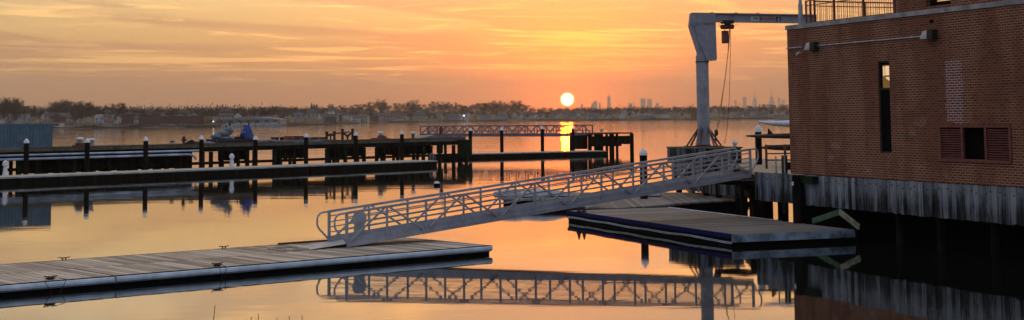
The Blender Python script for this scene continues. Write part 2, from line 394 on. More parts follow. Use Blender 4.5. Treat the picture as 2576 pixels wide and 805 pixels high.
# ------------------------------------------------------------------ brick building
TH = math.atan2(-.935, .355)
A = Vector((math.cos(TH), math.sin(TH), 0)); N_ = Vector((-math.sin(TH), math.cos(TH), 0))
BC = Vector((10.1, 53.5, 0))-A*.31
def bl(s, n, z=0): return BC+A*s+N_*n+Vector((0, 0, z))
B = thing('brick_building', BC, TH, 'long red brown brick building with slit window and red louvres, standing over timber planking', 'building')
def holed(x0, x1, z0, z1, holes, th):
    m = MB(); X = sorted({x0, x1, *[h[0] for h in holes], *[h[1] for h in holes]}); Z = sorted({z0, z1, *[h[2] for h in holes], *[h[3] for h in holes]})
    for i in range(len(X)-1):
        for j in range(len(Z)-1):
            cx, cz = (X[i]+X[i+1])/2, (Z[j]+Z[j+1])/2
            if not any(h[0] < cx < h[1] and h[2] < cz < h[3] for h in holes):
                m.add([(X[i], 0, Z[j]), (X[i+1], 0, Z[j]), (X[i+1], 0, Z[j+1]), (X[i], 0, Z[j+1])], [(0, 1, 2, 3)])
    for a, b, c, d in holes:
        m.add([(a,0,c),(b,0,c),(b,th,c),(a,th,c)], [(0,1,2,3)]); m.add([(a,0,d),(a,th,d),(b,th,d),(b,0,d)], [(0,1,2,3)])
        m.add([(a,0,c),(a,th,c),(a,th,d),(a,0,d)], [(0,1,2,3)]); m.add([(b,0,c),(b,0,d),(b,th,d),(b,th,c)], [(0,1,2,3)])
    return m
HW = (5.60, 6.22, 3.20, 6.22); HL = (8.74, 11.94, 2.80, 3.84)
HW = (5.57, 6.20, 2.93, 5.93)
wmb = holed(0, 24, 2.10, 7.28, [HW, HL], .3)
wmb.add([(0,0,2.1),(0,12,2.1),(0,12,7.28),(0,0,7.28)], [(0,1,2,3)]); wmb.add([(24,0,2.1),(24,12,2.1),(24,12,7.28),(24,0,7.28)], [(3,2,1,0)])
wmb.add([(0,12,2.1),(24,12,2.1),(24,12,7.28),(0,12,7.28)], [(3,2,1,0)])
wmb.build('wall', M['brick'], B)
MB().box(.0, 24, .305, 12, 7.0, 7.16).build('roof', M['black'], B)
cp = MB()
for i in range(14): cp.box(-.05+i*1.72, -.05+i*1.72+1.712, -.045, .30, 7.283, 7.44+random.uniform(-.004, .004))
cp.build('coping', M['coping'], B)
# slit window
wn = thing('slit_window', (0, 0, 0)); wn.parent = B; wn.name = 'slit_window'
MB().box(HW[0]+.004, HW[1]-.004, .075, .10, HW[2]+.004, HW[3]-.004).build('pane', M['black'], wn)
fr = MB(); a, b, c, d = HW
fr.box(a+.004, a+.05, .04, .072, c+.004, d-.004).box(b-.05, b-.004, .04, .072, c+.004, d-.004).box(a+.052, b-.052, .04, .072, c+.004, c+.06).box(a+.052, b-.052, .04, .072, d-.06, d-.004).box(a+.052, b-.052, .04, .072, 5.0, 5.05)
fr.build('frame', M['iron'], wn)
lt = MB(); lt.box(a+.17, b-.054, .064, .072, 5.055, d-.14); lt.build('sky_glow_pane', M['amber'], wn, 'upper pane with painted warm sky glow')  # pane glows in place of sky light seen through the room
br_ = MB(); br_.box(a+.21, a+.29, .058, .062, 5.45, 5.75).box(a+.33, b-.075, .058, .062, 5.46, 5.76)
br_.add([(a+.33,.058,5.40),(b-.075,.058,5.40),(b-.075,.058,5.27),(a+.40,.058,5.34)], [(0,3,2,1)]); br_.build('far_window_glow', M['bright'], wn)
# louvred window
lv = thing('louvred_window', (0, 0, 0)); lv.parent = B
a, b, c, d = HL
MB().box(a+.004, b-.004, .24, .27, c+.004, d-.004).build('opening_shade_sheet', M['black'], lv)  # black sheet standing in for shade in the opening and between slats
fm = MB()
fm.box(a-.05, b+.05, -.03, .05, d-.06, d+.02).box(a-.05, b+.05, -.05, .05, c-.05, c+.04)
for x in (a-.05, a+1.02, b-1.10, b-.03): fm.box(x, x+.085, -.032, .052, c+.042, d-.062)
fm.build('frame', M['louver'], lv)
for x0, x1 in ((a+.037, a+1.018), (b-1.013, b-.032)):
    sm = MB(); nsl = 13
    for i in range(nsl):
        z = c+.06+(d-c-.14)*(i+.5)/nsl
        sm.add([(x0, -.012, z-.020), (x1, -.012, z-.020), (x1, .03, z+.008), (x0, .03, z+.008), (x0, -.012, z-.032), (x1, -.012, z-.032), (x1, .03, z-.004), (x0, .03, z-.004)],
               [(0,1,2,3),(7,6,5,4),(0,4,5,1),(2,6,7,3),(0,3,7,4),(1,5,6,2)])
    sm.build('shutter', M['louver'], lv)
dr = MB().box(8.42, 8.60, -.012, .0, 7.00, 7.10); dr.build('scupper', M['black'], B)
# penthouse
ph = holed(6.2, 22, 7.446, 10.5, [(7.8, 9.05, 7.56, 8.6)], .2)
for v in range(len(ph.v)): x, y, z = ph.v[v]; ph.v[v] = (x, y+.33, z)
ph.add([(6.2,.33,7.17),(6.2,8,7.17),(6.2,8,10.5),(6.2,.33,10.5)], [(0,1,2,3)]); ph.add([(6.2,.33,10.5),(22,.33,10.5),(22,8,10.5),(6.2,8,10.5)], [(0,1,2,3)])
ph.build('upper_wall', M['brick'], B)
uw = thing('upper_window', (0, 0, 0)); uw.parent = B
MB().box(7.81, 9.04, .50, .52, 7.57, 8.59).build('pane', M['black'], uw)
ub = MB()
for i in range(7): ub.box(8.18, 8.86, .485, .495, 7.70+i*.06, 7.735+i*.06)
ub.build('blind', M['blind'], uw)
# roof railing: a thing fixed on the roof edge
rr = thing('roof_railing', bl(.72, .38, 7.17), TH, 'red brown metal railing with thin pickets on roof corner of the brick building', 'railing')
def railing(m1, m2, P, Q, h, step=.125, posts=None, mid=None):
    P, Q = Vector(P), Vector(Q); L = (Q-P).length; u = (Q-P)/L
    m1.beam(P+Vector((0,0,h)), Q+Vector((0,0,h)), .045); m1.beam(P+Vector((0,0,.32)), Q+Vector((0,0,.32)), .035)
    if mid: m1.beam(P+Vector((0,0,mid)), Q+Vector((0,0,mid)), .03)
    k = int(L/step)
    for i in range(1, k): m2.beam(P+u*i*L/k+Vector((0,0,.34)), P+u*i*L/k+Vector((0,0,h-.03)), .011)
r3 = MB()
for P_0, P_1 in (((0, 0, 0), (5.4, 0, 0)), ((0, .35, 0), (.0, 7.5, 0)), ((-.0, 7.5, 0), (5.4, 7.5, 0))):
    r1, r2 = MB(), MB(); railing(r1, r2, P_0, P_1, 1.12, mid=.95); r1.build('rail', M['redrail'], rr); r2.build('picket_panel', M['redrail'], rr)
for x, y in ((0,0),(.28,0),(.0,.35),(1.8,0),(3.6,0),(5.35,0),(0,2.5),(0,5),(0,7.5),(2,7.5),(4,7.5)): MB().beam((x,y,-.0),(x,y,1.14),.055).build('post', M['redrail'], rr)
# mast at the roof corner
ms = thing('mast', bl(.28, .42, 7.17), TH, 'slim pale grey mast rising from the roof corner in front of the crane arm', 'mast')
MB().tube([(0,0,0),(0,0,1.05)], .085, 12).build('sleeve', M['post'], ms); MB().tube([(0,0,1.05),(0,0,6)], .062, 12, .05).build('pole', M['post'], ms)
# wall lights, conduit, camera
cdm = MB(); cdm.tube([(0,0,0),(1.05,0,0)], .022, 6).tube([(1.9,0,0),(8.0,0,0)], .022, 6)
for i in range(6): cdm.box(2.2+i*1.05, 2.24+i*1.05, -.0, .045, -.035, .035)
tag(cdm.build('conduit', M['post'], None, loc=bl(.02, -.045, 6.61)), 'thin pale conduit running along top of the brick wall between two wall lights', 'conduit').rotation_euler = (0, 0, TH)
def wall_light(s, z, label):
    t = thing('wall_light', bl(s, -.0, z), TH, label, 'wall light', 'floodlights on the brick wall')
    MB().box(.10, .34, -.22, -.004, -.16, .14).build('mounting_box', M['iron'], t)
    MB().add([(-.22,-.26,-.13),(.10,-.26,-.13),(.10,-.04,-.13),(-.22,-.04,-.13),(-.16,-.20,.11),(.10,-.24,.13),(.10,-.04,.13),(-.16,-.04,.11)],
             [(0,3,2,1),(4,5,6,7),(0,1,5,4),(1,2,6,5),(2,3,7,6),(3,0,4,7)]).build('lamp_head', M['post'], t)
    return t
wall_light(1.75, 6.61, 'small pale floodlight on brick wall near the building corner'); wall_light(8.45, 6.64, 'pale floodlight on brick wall at the end of the conduit above the louvres')
cmr = thing('security_camera', bl(.98, -.0, 6.40), TH, 'tiny pale security camera under conduit near the building corner', 'camera')
MB().tube([(0,0,0),(-.0,-.12,.0)], .02, 8).build('bracket', M['post'], cmr); MB().beam((-.14,-.14,-.06),(.06,-.14,.02), .07).build('camera_body', M['post'], cmr)
# ------------------------------------------------------------------ timber bulkhead under the building
bh = thing('timber_bulkhead', BC, TH, 'weathered grey vertical plank bulkhead beneath the brick building over dark water', 'bulkhead')
pm = MB(); x = -2.35; i = 0
while x < 24:
    wd = random.uniform(.17, .23); dn = random.uniform(-.035, .03); zb = 1.04+random.uniform(-.02, .02); zt = 2.085+random.uniform(-.012, .008)
    if 1.0 < x < 1.28: dn = .05
    pm.box(x, x+wd-.012, -.12+dn*.35, -.04+dn*.35, zb, zt)
    if i % 3 != 2:
        bz = 1.93 if i % 2 else 1.86
        MB().box(x+wd/2-.018, x+wd/2+.018, -.142+dn*.35, -.12+dn*.35, bz-.018, bz+.018).build('bolt', M['iron'], bh)
    x += wd; i += 1
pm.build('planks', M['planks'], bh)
MB().box(-2.35, 24, -.03, .12, 1.2, 2.07).build('wale', M['darkwood'], bh)
MB().box(-1.7, 24, 1.3, 1.5, -1, 1.84).box(.4, 24, .13, 12, 1.85, 2.07).build('shade_backing', M['black'], bh)  # black wall added to darken the open gaps under the building
for k in range(9): MB().tube([(3.5+k*2.35, .35+.15*(k % 2), -1), (3.5+k*2.35, .35+.15*(k % 2), 1.84)], .17, 10).build('pile', M['pile'], bh)
# fender pile + junction box
fp = thing('fender_pile', bl(.99, -.34, 0), TH, 'dark fender piling with small white tag standing against the plank bulkhead', 'piling')
MB().tube([(0,0,-1.5),(0,0,2.08)], .19, 14).build('pile', M['pile'], fp); MB().box(-.05,.05,-.205,-.19,1.72,1.86).build('tag', M['white'], fp)
tag(MB().box(-.38,.38,-.12,.12,-.11,.11).box(-.40,.40,-.14,.14,.112,.135).build('junction_box', M['green'], None, loc=bl(1.66,-.27,1.93)), 'dark green box fixed to plank bulkhead beside the fender piling', 'box').rotation_euler=(0,0,TH)
br2 = thing('chevron_brace', bl(3.42,-.18,0), TH, 'two pale green boards in an upturned V below the plank bulkhead', 'brace')
MB().beam((0,0,.93),(-1.6,-.1,.52), .05, .19)  .build('board', M['boardgreen'], br2, 'green board'); MB().beam((.02,-.052,.93),(1.30,-.15,.50), .05, .19).build('board', M['greyboard'], br2, 'pale tan and green board')
# ------------------------------------------------------------------ wooden pier with crane platform
pr = thing('wooden_pier', (0,0,0), 0, 'timber pier on dark piles between the brick building and crane', 'pier')
poly = [(9.35,56.6),(10.0,67.2),(8.1,76.2),(12.6,77.6),(17.0,66),(19.0,58),(10.7,55.0)]
MB().prism(poly, 1.86, 1.98).build('deck', M['tarmac'], pr)
def skirt(P, Q, z0, z1, name='skirt'):
    m = MB(); P, Q = Vector((*P,0)), Vector((*Q,0)); L = (Q-P).length; u = (Q-P)/L; n = Vector((u.y,-u.x,0)); t = 0
    while t < L:
        wd = random.uniform(.18,.24); o = random.uniform(0,.02); a = P+u*t+n*(.03+o); b = P+u*min(L,t+wd-.012)+n*(.03+o)
        zb = z0+random.uniform(-.03,.03)
        m.add([(a.x,a.y,zb),(b.x,b.y,zb),(b.x,b.y,z1),(a.x,a.y,z1),(a.x-n.x*.05,a.y-n.y*.05,zb),(b.x-n.x*.05,b.y-n.y*.05,zb),(b.x-n.x*.05,b.y-n.y*.05,z1),(a.x-n.x*.05,a.y-n.y*.05,z1)],
              [(0,1,2,3),(7,6,5,4),(0,3,7,4),(1,5,6,2),(3,2,6,7),(0,4,5,1)])
        t += wd
    return m
def flip(m): m.f = [tuple(reversed(f)) for f in m.f]; return m
m = skirt((8.1,76.2),(10.0,67.2),.55,1.97); m2 = skirt((10.0,67.2),(12.3,67.9),.5,1.97); m.add(m2.v, m2.f); m.build('skirt', M['planks'], pr)
MB().beam((9.40,56.6,1.72),(10.02,67.1,1.72),.25,.26).beam((9.4,56.55,1.72),(10.7,55.0,1.72),.25,.26).beam((9.7,60,.9),(10.1,67.1,.9),.2,.25).beam((10.5,58,.95),(15,67.5,.95),.2,.25).build('beam', M['darkwood'], pr)
for (x, y) in ((9.55,57),(9.6,60),(9.85,64),(8.35,75.5),(8.75,73.4),(9.2,71.4),(9.55,69.6),(10.15,67.5),(11.2,67.9),(12.2,68.3),(11.3,57),(12.5,60),(11.5,63.5),(13.5,64),(13.2,57),(15,61),(10.8,74),(12.5,73)):
    MB().tube([(x,y,-1.5),(x,y,1.86)], .16, 10).build('pile', M['pile'], pr)
MB().beam((8.2,73.6,1.0),(8.9,73.0,.25),.06,.2).build('brace', M['greyboard'], pr, 'pale green diagonal brace')
MB().beam((10.0,58.5,1.0),(10.1,66,.2),.12,.2).build('brace', M['darkwood'], pr)
# crane
CB = aty(1771, 369, 70.5); zt = CB.z
pd = thing('crane_pedestal', (CB.x, CB.y, 1.982), TH, 'square timber clad pedestal under the grey crane', 'pedestal')
hgt = zt-1.982
pl = MB(); hx, hy = 1.55, 1.12
for k in range(14): pl.box(-hx+k*2*hx/14, -hx+(k+1)*2*hx/14-.015, -hy-.05, -hy+.02, -.02, hgt-.06); 
for k in range(10): pl.box(hx-.02, hx+.05, -hy+k*2*hy/10, -hy+(k+1)*2*hy/10-.015, -.02, hgt-.06)
pl.build('cladding', M['planks'], pd); MB().box(-hx+.0, hx-.03, -hy+.03, hy, -.0, hgt-.062).build('core', M['darkwood'], pd); MB().box(-hx-.06, hx+.06, -hy-.06, hy+.06, hgt-.06, hgt).build('top_plate', M['concrete'], pd)
cr = thing('jib_crane', (CB.x, CB.y, zt), 0, 'tall pale grey jib crane with long arm reaching over the brick building roof', 'crane')
H_ = lambda y: aty(1771, y, 70.5).z-zt
xa = lambda px, D=70.5: aty(px, 100, D).x-CB.x
MB().tube([(0,0,.04),(0,0,H_(140))], .30, 24).build('column', M['crane'], cr)
gs = MB()
for k in range(6):
    an = R(10)+k*math.pi/3; c_, s_ = math.cos(an), math.sin(an)
    gs.beam((c_*.84, s_*.84, .05), (c_*.27, s_*.27, .85), .06, .07)
gs.build('gussets', M['rust'], cr)
MB().lathe((0,0,0), [(.325,H_(157)),(.325,H_(154))], 24, False).build('flange_ring', M['rust'], cr); MB().lathe((0,0,0), [(.33,.04),(.33,.10)], 24, False).build('flange_ring', M['rust'], cr)
for py_1 in (59, 64): MB().box(xa(1747), xa(1799), -.348, -.341, H_(py_1)-.006, H_(py_1)+.006).build('weld_seam', M['rust'], cr)
for k in range(6): MB().box(xa(1772)-.02+k*.08, xa(1772)+.01+k*.08, -.356, -.349, H_(61.5)-.02, H_(61.5)+.02).build('bolt', M['rust'], cr)
gp = MB()
for k in range(2):
    an = -math.pi/2+(-.75+k*1.5); c_, s_ = math.cos(an), math.sin(an)
    gp.beam((c_*.62, s_*.62, .05), (c_*.28, s_*.28, 1.0), .05, .09)
gp.build('stiffeners', M['crane'], cr)
MB().lathe((0,0,0), [(.95,0),(.95,.04)], 20, False).build('base_plate', M['rust'], cr)
# head housing: outline traced as a welded box
def plate(poly, y0, y1, name, mt, par, label=None):
    n = len(poly); vs = [(x, y0, z) for x, z in poly]+[(x, y1, z) for x, z in poly]
    return MB().add(vs, [tuple(range(n)), tuple(range(2*n-1, n-1, -1))]+[(i, n+i, n+(i+1) % n, (i+1) % n) for i in range(n)]).build(name, mt, par, label)
P_ = lambda L: [(xa(px), H_(py)) for px, py in L]
plate(list(reversed(P_([(1740,35),(1799,35),(1800,152),(1776,154),(1752,98),(1747,68),(1741,64)]))), -.34, .34, 'head_box', M['crane'], cr)
plate(list(reversed(P_([(1737,34),(1742,32),(1746,66),(1756,104),(1776,153),(1754,153),(1753,132),(1733,66)]))), -.28, .28, 'head_brace', M['crane'], cr)
# jib, slightly skewed away
JL = xa(2052, 72.6); yaw = math.atan2(2.1, JL)
jb = thing('jib', (xa(1742), 0, 0), yaw); jb.parent = cr
jl = (JL-xa(1742))/math.cos(yaw); zt_, zb_ = H_(31.5), H_(54.5); zm = (zt_+zb_)/2
MB().box(0, jl, -.02, .02, zb_+.05, zt_-.05).build('web', M['crane'], jb)
MB().box(0, jl, -.17, .17, zt_-.045, zt_).box(.0, jl, -.15, .15, zb_, zb_+.045).build('flanges', M['crane'], jb)
lug = MB()
for px in (1800, 1867, 1930): q = xa(px)-xa(1742); lug.add([(q-.18,-.02,zt_),(q+.03,-.02,zt_),(q+.03,-.02,zt_+.06),(q-.18,.02,zt_),(q+.03,.02,zt_),(q+.03,.02,zt_+.06)],[(0,1,2),(5,4,3),(0,3,4,1),(1,4,5,2),(0,2,5,3)])
lug.build('lugs', M['rust'], jb)
MB().box(jl-.02, jl+.02, -.17, .17, zb_, zt_).build('end_plate', M['redbox'], jb)
def sgn(x0, x1, z0, z1, name, mt): return MB().box(x0, x1, -.034, -.022, z0, z1).build(name, mt, jb)
X = lambda px: (xa(px, 71.5)-xa(1742))/math.cos(yaw)
zs0, zs1 = H_(50.2), H_(38.8)
sgn(X(1889.5), X(1912.5), zs0, zs1, 'sign_plate', M['signpale']); sgn(X(1913.2), X(1957.6), zs0, zs1, 'sign_plate', M['crane']); sgn(X(1958.5), X(1970.5), zs0, zs1, 'sign_plate', M['signblack'])
def text(body, x0, x1, zc, size, mt, parent, bold=True):
    cu = bpy.data.curves.new('lettering', 'FONT'); cu.body = body; cu.size = size; cu.extrude = .002; cu.align_x = 'LEFT'; cu.align_y = 'CENTER'; cu.offset = .006*size/.2
    to = bpy.data.objects.new('lettering_src', cu); S.collection.objects.link(to)
    bpy.context.view_layer.update()
    me = bpy.data.meshes.new_from_object(to.evaluated_get(bpy.context.evaluated_depsgraph_get())); bpy.data.objects.remove(to)
    me.materials.clear(); me.materials.append(mt); o = bpy.data.objects.new('lettering', me); S.collection.objects.link(o); o.parent = parent
    wx = max(v.co.x for v in me.vertices); o.scale = ((x1-x0)/wx, 1, 1); o.rotation_euler = (math.pi/2, 0, 0); o.location = (x0, -.040, zc); return o
zc = (zs0+zs1)/2
text('GRA', X(1896.5), X(1909), zc+.01, .13, M['signblack'], jb)
sgn(X(1914), X(1920.5), zs0+.03, zs1-.03, 'logo', M['signred']).location = (0, -.008, 0)
text('ELLE-HOWE', X(1922.5), X(1956), zc, .15, M['signred'], jb)
text('J', X(1963.2), X(1966), zc+.035, .11, M['white'], jb); text('GRA', X(1961), X(1968.5), zc-.065, .05, M['white'], jb)
# hoist trolley (hangs from the jib): thing of its own
hx_ = xa(1836)
ho = thing('chain_hoist', (CB.x+hx_, CB.y+(hx_-xa(1742))*math.tan(yaw), zt+zb_), yaw, 'dark red electric hoist trolley hanging under the crane arm', 'hoist')
z_ = lambda y: H_(y)-zb_
MB().box(-.28,.26,-.19,.19,z_(58),z_(50)).box(-.10,.10,-.14,.14,z_(62),z_(58)).build('trolley', M['iron'], ho)
for sx in (-.2, .18):
    w_ = MB(); w_.tube([(sx,-.16,z_(53)),(sx,.16,z_(53))], .07, 12); w_.build('wheel', M['iron'], ho)
MB().tube([(-.34,0,z_(66.5)),(-.02,0,z_(66.5))], .115, 14).tube([(.0,0,z_(65.5)),(.30,0,z_(65.5))], .12, 14).build('motor', M['rust'], ho)
MB().beam((-.17,0,z_(63)),(-.17,0,z_(78)),.02).build('cable', M['blackrope'], ho)
MB().box(-.27,-.02,-.13,.13,z_(108),z_(76)).build('chain_box', M['redbox'], ho)
rp = MB(); o_ = Vector((CB.x+hx_, CB.y+(hx_-xa(1742))*math.tan(yaw), zt))
def rpt(px, py): q = aty(px, py, o_.y); return (q.x-o_.x, 0, q.z-o_.z)
rp.tube([rpt(1836,70), rpt(1834,110), rpt(1824,200), rpt(1813,265), rpt(1803,326)], .020, 6)
rp.tube([rpt(1835,70), rpt(1830,150), rpt(1817,250), rpt(1808,310), rpt(1802,328)], .014, 6)
r_ = rp.build('hoist_rope', M['rope'], None, 'pale yellow hoist rope slanting down from trolley to hook by the crane base', 'rope', loc=o_)
MB().blob(rpt(1802,334), .10,.10,.16,8,6,.05).tube([rpt(1802,338), rpt(1799,350), rpt(1803,355)], .03, 6).build('hook', M['rust'], r_)
MB().tube([rpt(1838,70), rpt(1837,150), rpt(1835,240), rpt(1831,300), rpt(1828,335), rpt(1822,362)], .012, 5).build('control_cable', M['blackrope'], None, 'thin dark cable hanging straight from the trolley, right of the slanting rope', 'cable', loc=o_)
# loose wires near jib root
MB().tube([rpt(1808,56), rpt(1811,66), rpt(1818,73), rpt(1826,73)], .008, 4).tube([rpt(1846,66), rpt(1853,62), rpt(1857,55)], .008, 4).build('feed_wire', M['blackrope'], None, 'thin loose wires drooping beneath the crane arm on either side of the hoist', 'wire', loc=o_)
bs = aty(1849, 369, 70.0)
bt = thing('bulb_light', (bs.x, bs.y, zt), 0, 'small white globe light on right side of the crane pedestal', 'light')
MB().lathe((0,0,0), [(.10,0),(.10,.05),(.03,.06),(.03,.08)], 10).build('base', M['post'], bt); MB().blob((0,0,.17),.13,.13,.11,12,8,0).build('globe', M['white'], bt)
# things on the pier near the building
cu = MB().beam((11.0,60.8,2.12),(17.0,62.6,2.12),.35,.30); cu.build('low_beam', M['darkwood'], None, 'dark low timber kerb beam lying on the pier under the kayaks', 'beam')
dr_ = thing('pier_railing', (10.55,62.2,1.98), 0, 'rusty red post and rail fence on the pier below the kayaks', 'railing')
q1 = MB(); q1.beam((0,0,.95),(6,1.2,.95),.06).beam((0,0,.62),(6,1.2,.62),.05).beam((0,0,.35),(6,1.2,.35),.05)
q1.build('rail', M['rust'], dr_)
for k in range(8): MB().beam((k*.82,k*.164,0),(k*.82,k*.164,1.0),.09).build('post', M['rust'], dr_)
rk = thing('kayak_rack', (12.1,64.6,1.98), 0, 'dark rack holding three kayaks beside the building corner', 'rack')
for x_ in (.25, 2.6):
    MB().beam((x_,-.5,0),(x_,-.5,2.2),.07).beam((x_,.5,0),(x_,.5,2.2),.07).build('upright', M['iron'], rk)
    for z in (.62, 1.15, 1.72): MB().beam((x_,-.6,z),(x_,.6,z),.06).build('arm', M['iron'], rk)
def kayak(px0, py, D, L, mt, mt2, label, h=.28, fin=False, thin=False):
    p = aty(px0, py, D); t = thing('kayak', p, R(6), label, 'kayak')
    n = 22; vs = []; k2 = 12
    for i in range(n+1):
        s = i/n; w_ = .33*max(.02, math.sin(math.pi*min(1, s*1.0)))**.6; hh = h*max(.05, math.sin(math.pi*s))**.45; rk_ = .10*(1-2*s)**4 if not thin else .02*(1-2*s)**4
        for k in range(k2):
            a = 2*math.pi*k/k2; vs.append((s*L, w_*math.cos(a), rk_+hh*.5*math.sin(a)*(1 if math.sin(a) > 0 else 1)))
    fs = [(i*k2+k, i*k2+(k+1) % k2, (i+1)*k2+(k+1) % k2, (i+1)*k2+k) for i in range(n) for k in range(k2)]
    MB().add(vs, fs, True).add(vs[:k2], [tuple(range(k2))]).build('hull', mt, t)
    MB().box(L*.45, L*.6, -.2, .2, h*.42, h*.56).build('cockpit_rim', mt2, t)
    if fin: MB().add([(.95,-.01,h*.35),(1.2,-.01,h*.42),(.98,-.01,.36),(.95,.01,h*.35),(1.2,.01,h*.42),(.98,.01,.36)], [(0,1,2),(5,4,3),(0,3,4,1),(1,4,5,2),(2,5,3,0)]).build('fin', mt, t)
    else: MB().tube([(0.02,0,.05),(.9,0,h*.45),(L*.4,0,h*.52)], .02, 5).build('deck_line', mt2, t)
    return t
kayak(1908, 312, 64.6, 5.0, M['white'], M['kayakdark'], 'white kayak on the topmost shelf of the rack', .34)
kayak(1877, 343, 64.6, 5.4, M['kayakdark'], M['iron'], 'dark red kayak with small upright fin on the middle of the rack', .26, True, True)
kayak(1914, 373, 64.6, 5.0, M['iron'], M['kayakdark'], 'black kayak on the lowest shelf of the rack', .28, False, True)
# plain posts beside gangway head
gpst = thing('guide_post', (at(1921, 463, 1.45).x, 55.2, .6), TH, 'tall dark square post at left end of the plank bulkhead', 'post')
z1 = aty(1921, 393, 55.2).z-.6
MB().box(-.08,.08,-.08,.08,0,z1).build('post', M['iron'], gpst); MB().box(-.10,.10,-.10,.10,z1,z1+.03).build('cap', M['post'], gpst)
for px, lb in ((1940, 'thin grey stanchion on the bulkhead edge right of the tall dark post'), (1962, 'thin grey stanchion on bulkhead edge close to the brick corner')):
    s_ = online(px, (BC.x, BC.y), (A.x, A.y)); t = thing('stanchion', bl(s_, .15, 2.07), TH, lb, 'stanchion', 'stanchions beside the gangway head')
    MB().tube([(0,0,-.1),(0,0,.62)], .028, 8).build('rod', M['post'], t); MB().lathe((0,0,0), [(.06,0),(.06,.02)], 10).build('foot', M['rust'], t)
# ------------------------------------------------------------------ floats
def float_dock(name, O, rz, L, Wd, z, mats, label, joints=(), endrub=None):
    t = thing(name, (O[0], O[1], 0), rz, label, 'dock')
    edges = [0, *joints, L]
    for a, b in zip(edges, edges[1:]):
        MB().box(a+.03, b-.03, .06, Wd-.06, z-.06, z).build('deck', mats[0], t)
        r = MB()
        prof = [(-.02, -.02), (-.075, -.035), (-.09, -.09), (-.08, -.14), (-.02, -.185)]
        for sgn_, y in ((1, .02), (-1, Wd-.02)):
            vs = [(x_, y+sgn_*q, z+h_) for x_ in (a+.02, b-.02) for q, h_ in prof]; k = len(prof)
            fs = [(i, i+1, k+i+1, k+i) if sgn_ < 0 else (k+i, k+i+1, i+1, i) for i in range(k-1)]
            r.add(vs, fs, False); r.box(a+.02, b-.02, min(y, y+sgn_*.04), max(y, y+sgn_*.04), z-.185, z-.02)
        r.build('rub_rail', mats[1], t)
        f = MB(); f.box(a+.05, b-.05, .04, Wd-.04, -.35, z-.19); f.build('float', mats[2], t)
        cb = MB(); cb.box(a+.012, b-.012, 0, .058, z-.028, z+.004).box(a+.012, b-.012, Wd-.058, Wd, z-.028, z+.004); cb.build('edge_strip', M['iron'], t)  # deck edge kept black, its shadow line put into the colour
    er = MB(); er.box(L-.018, L+.05, .0, Wd, z-.155, z-.004).box(-.05, .018, .0, Wd, z-.155, z-.004); er.build('end_rail', endrub or mats[1], t)
    return t
def cleat(p, rz, label, rope=False):
    t = thing('cleat', p, rz, label, 'cleat', 'mooring cleats on the nearest dock')
    MB().box(-.06,-.035,-.02,.02,0,.065).box(.035,.06,-.02,.02,0,.065).tube([(-.17,0,.095),(-.09,0,.075),(.09,0,.075),(.17,0,.095)], .013, 8).build('horn', M['rust'], t)
    return t
D0 = at(0, 717, .28); D1 = at(1236, 617, .28); ux = (D1-D0).normalized(); rzD = math.atan2(ux.y, ux.x); WD = 5.15
Ls = 7.0; O = D0-ux*Ls; LD = (D1-D0).length+Ls
uy = Vector((-ux.y, ux.x, 0))
jt = Ls+online(295, (D0.x, D0.y), (ux.x, ux.y))
float_dock('floating_dock', O, rzD, LD, WD, .28, (M['deck'], M['rub'], M['float']), 'nearest floating dock of weathered boards, where the foot of the gangway rests', (jt,))
def dk(px, n, O=O, u=ux, v=uy): s = online(px, (O.x+v.x*n, O.y+v.y*n), (u.x, u.y)); q = O+u*s+v*n; return Vector((q.x, q.y, 0))
cleat(dk(168, WD-.2)+Vector((0,0,.282)), rzD, 'iron cleat on the far edge of the nearest dock, left of the joint')
cleat(dk(566, WD-.2)+Vector((0,0,.282)), rzD, 'iron cleat on the far edge of the nearest dock, between the joint and gangway')
c1 = dk(135, .25)+Vector((0,0,.282)); cleat(c1, rzD, 'iron cleat on the near edge of the nearest dock, left of the joint')
c2 = dk(550, .25)+Vector((0,0,.282)); cleat(c2, rzD, 'iron cleat with wrapped line on the near edge, right of the dock joint')
def loop_rope(c, label, sp):
    m = MB(); pts = []
    for k in range(15):
        a_ = k/14; pts.append((-sp+2*sp*a_, -.30-.06*math.sin(math.pi*a_), -.02-.34*math.sin(math.pi*a_)+.03))
    pts = [(-.05,0,.1),(-sp*.6,-.18,.05),*pts,(sp*.6,-.18,.05),(.05,0,.1)]; m.tube(pts, .008, 5)
    for k in range(3): m.tube([(.12*math.cos(t_)*(.7+.2*k), .07*math.sin(t_)*(.7+.2*k), .02+.012*k) for t_ in [i*.7 for i in range(10)]], .010, 5)
    o = m.build('mooring_line', M['blackrope'], None, label, 'rope', loc=c); o.rotation_euler = (0,0,rzD)
loop_rope(c1, 'dark mooring line looped over the dock side, left of the joint', .28); loop_rope(c2, 'dark mooring line coiled on cleat right of the dock joint', .10)
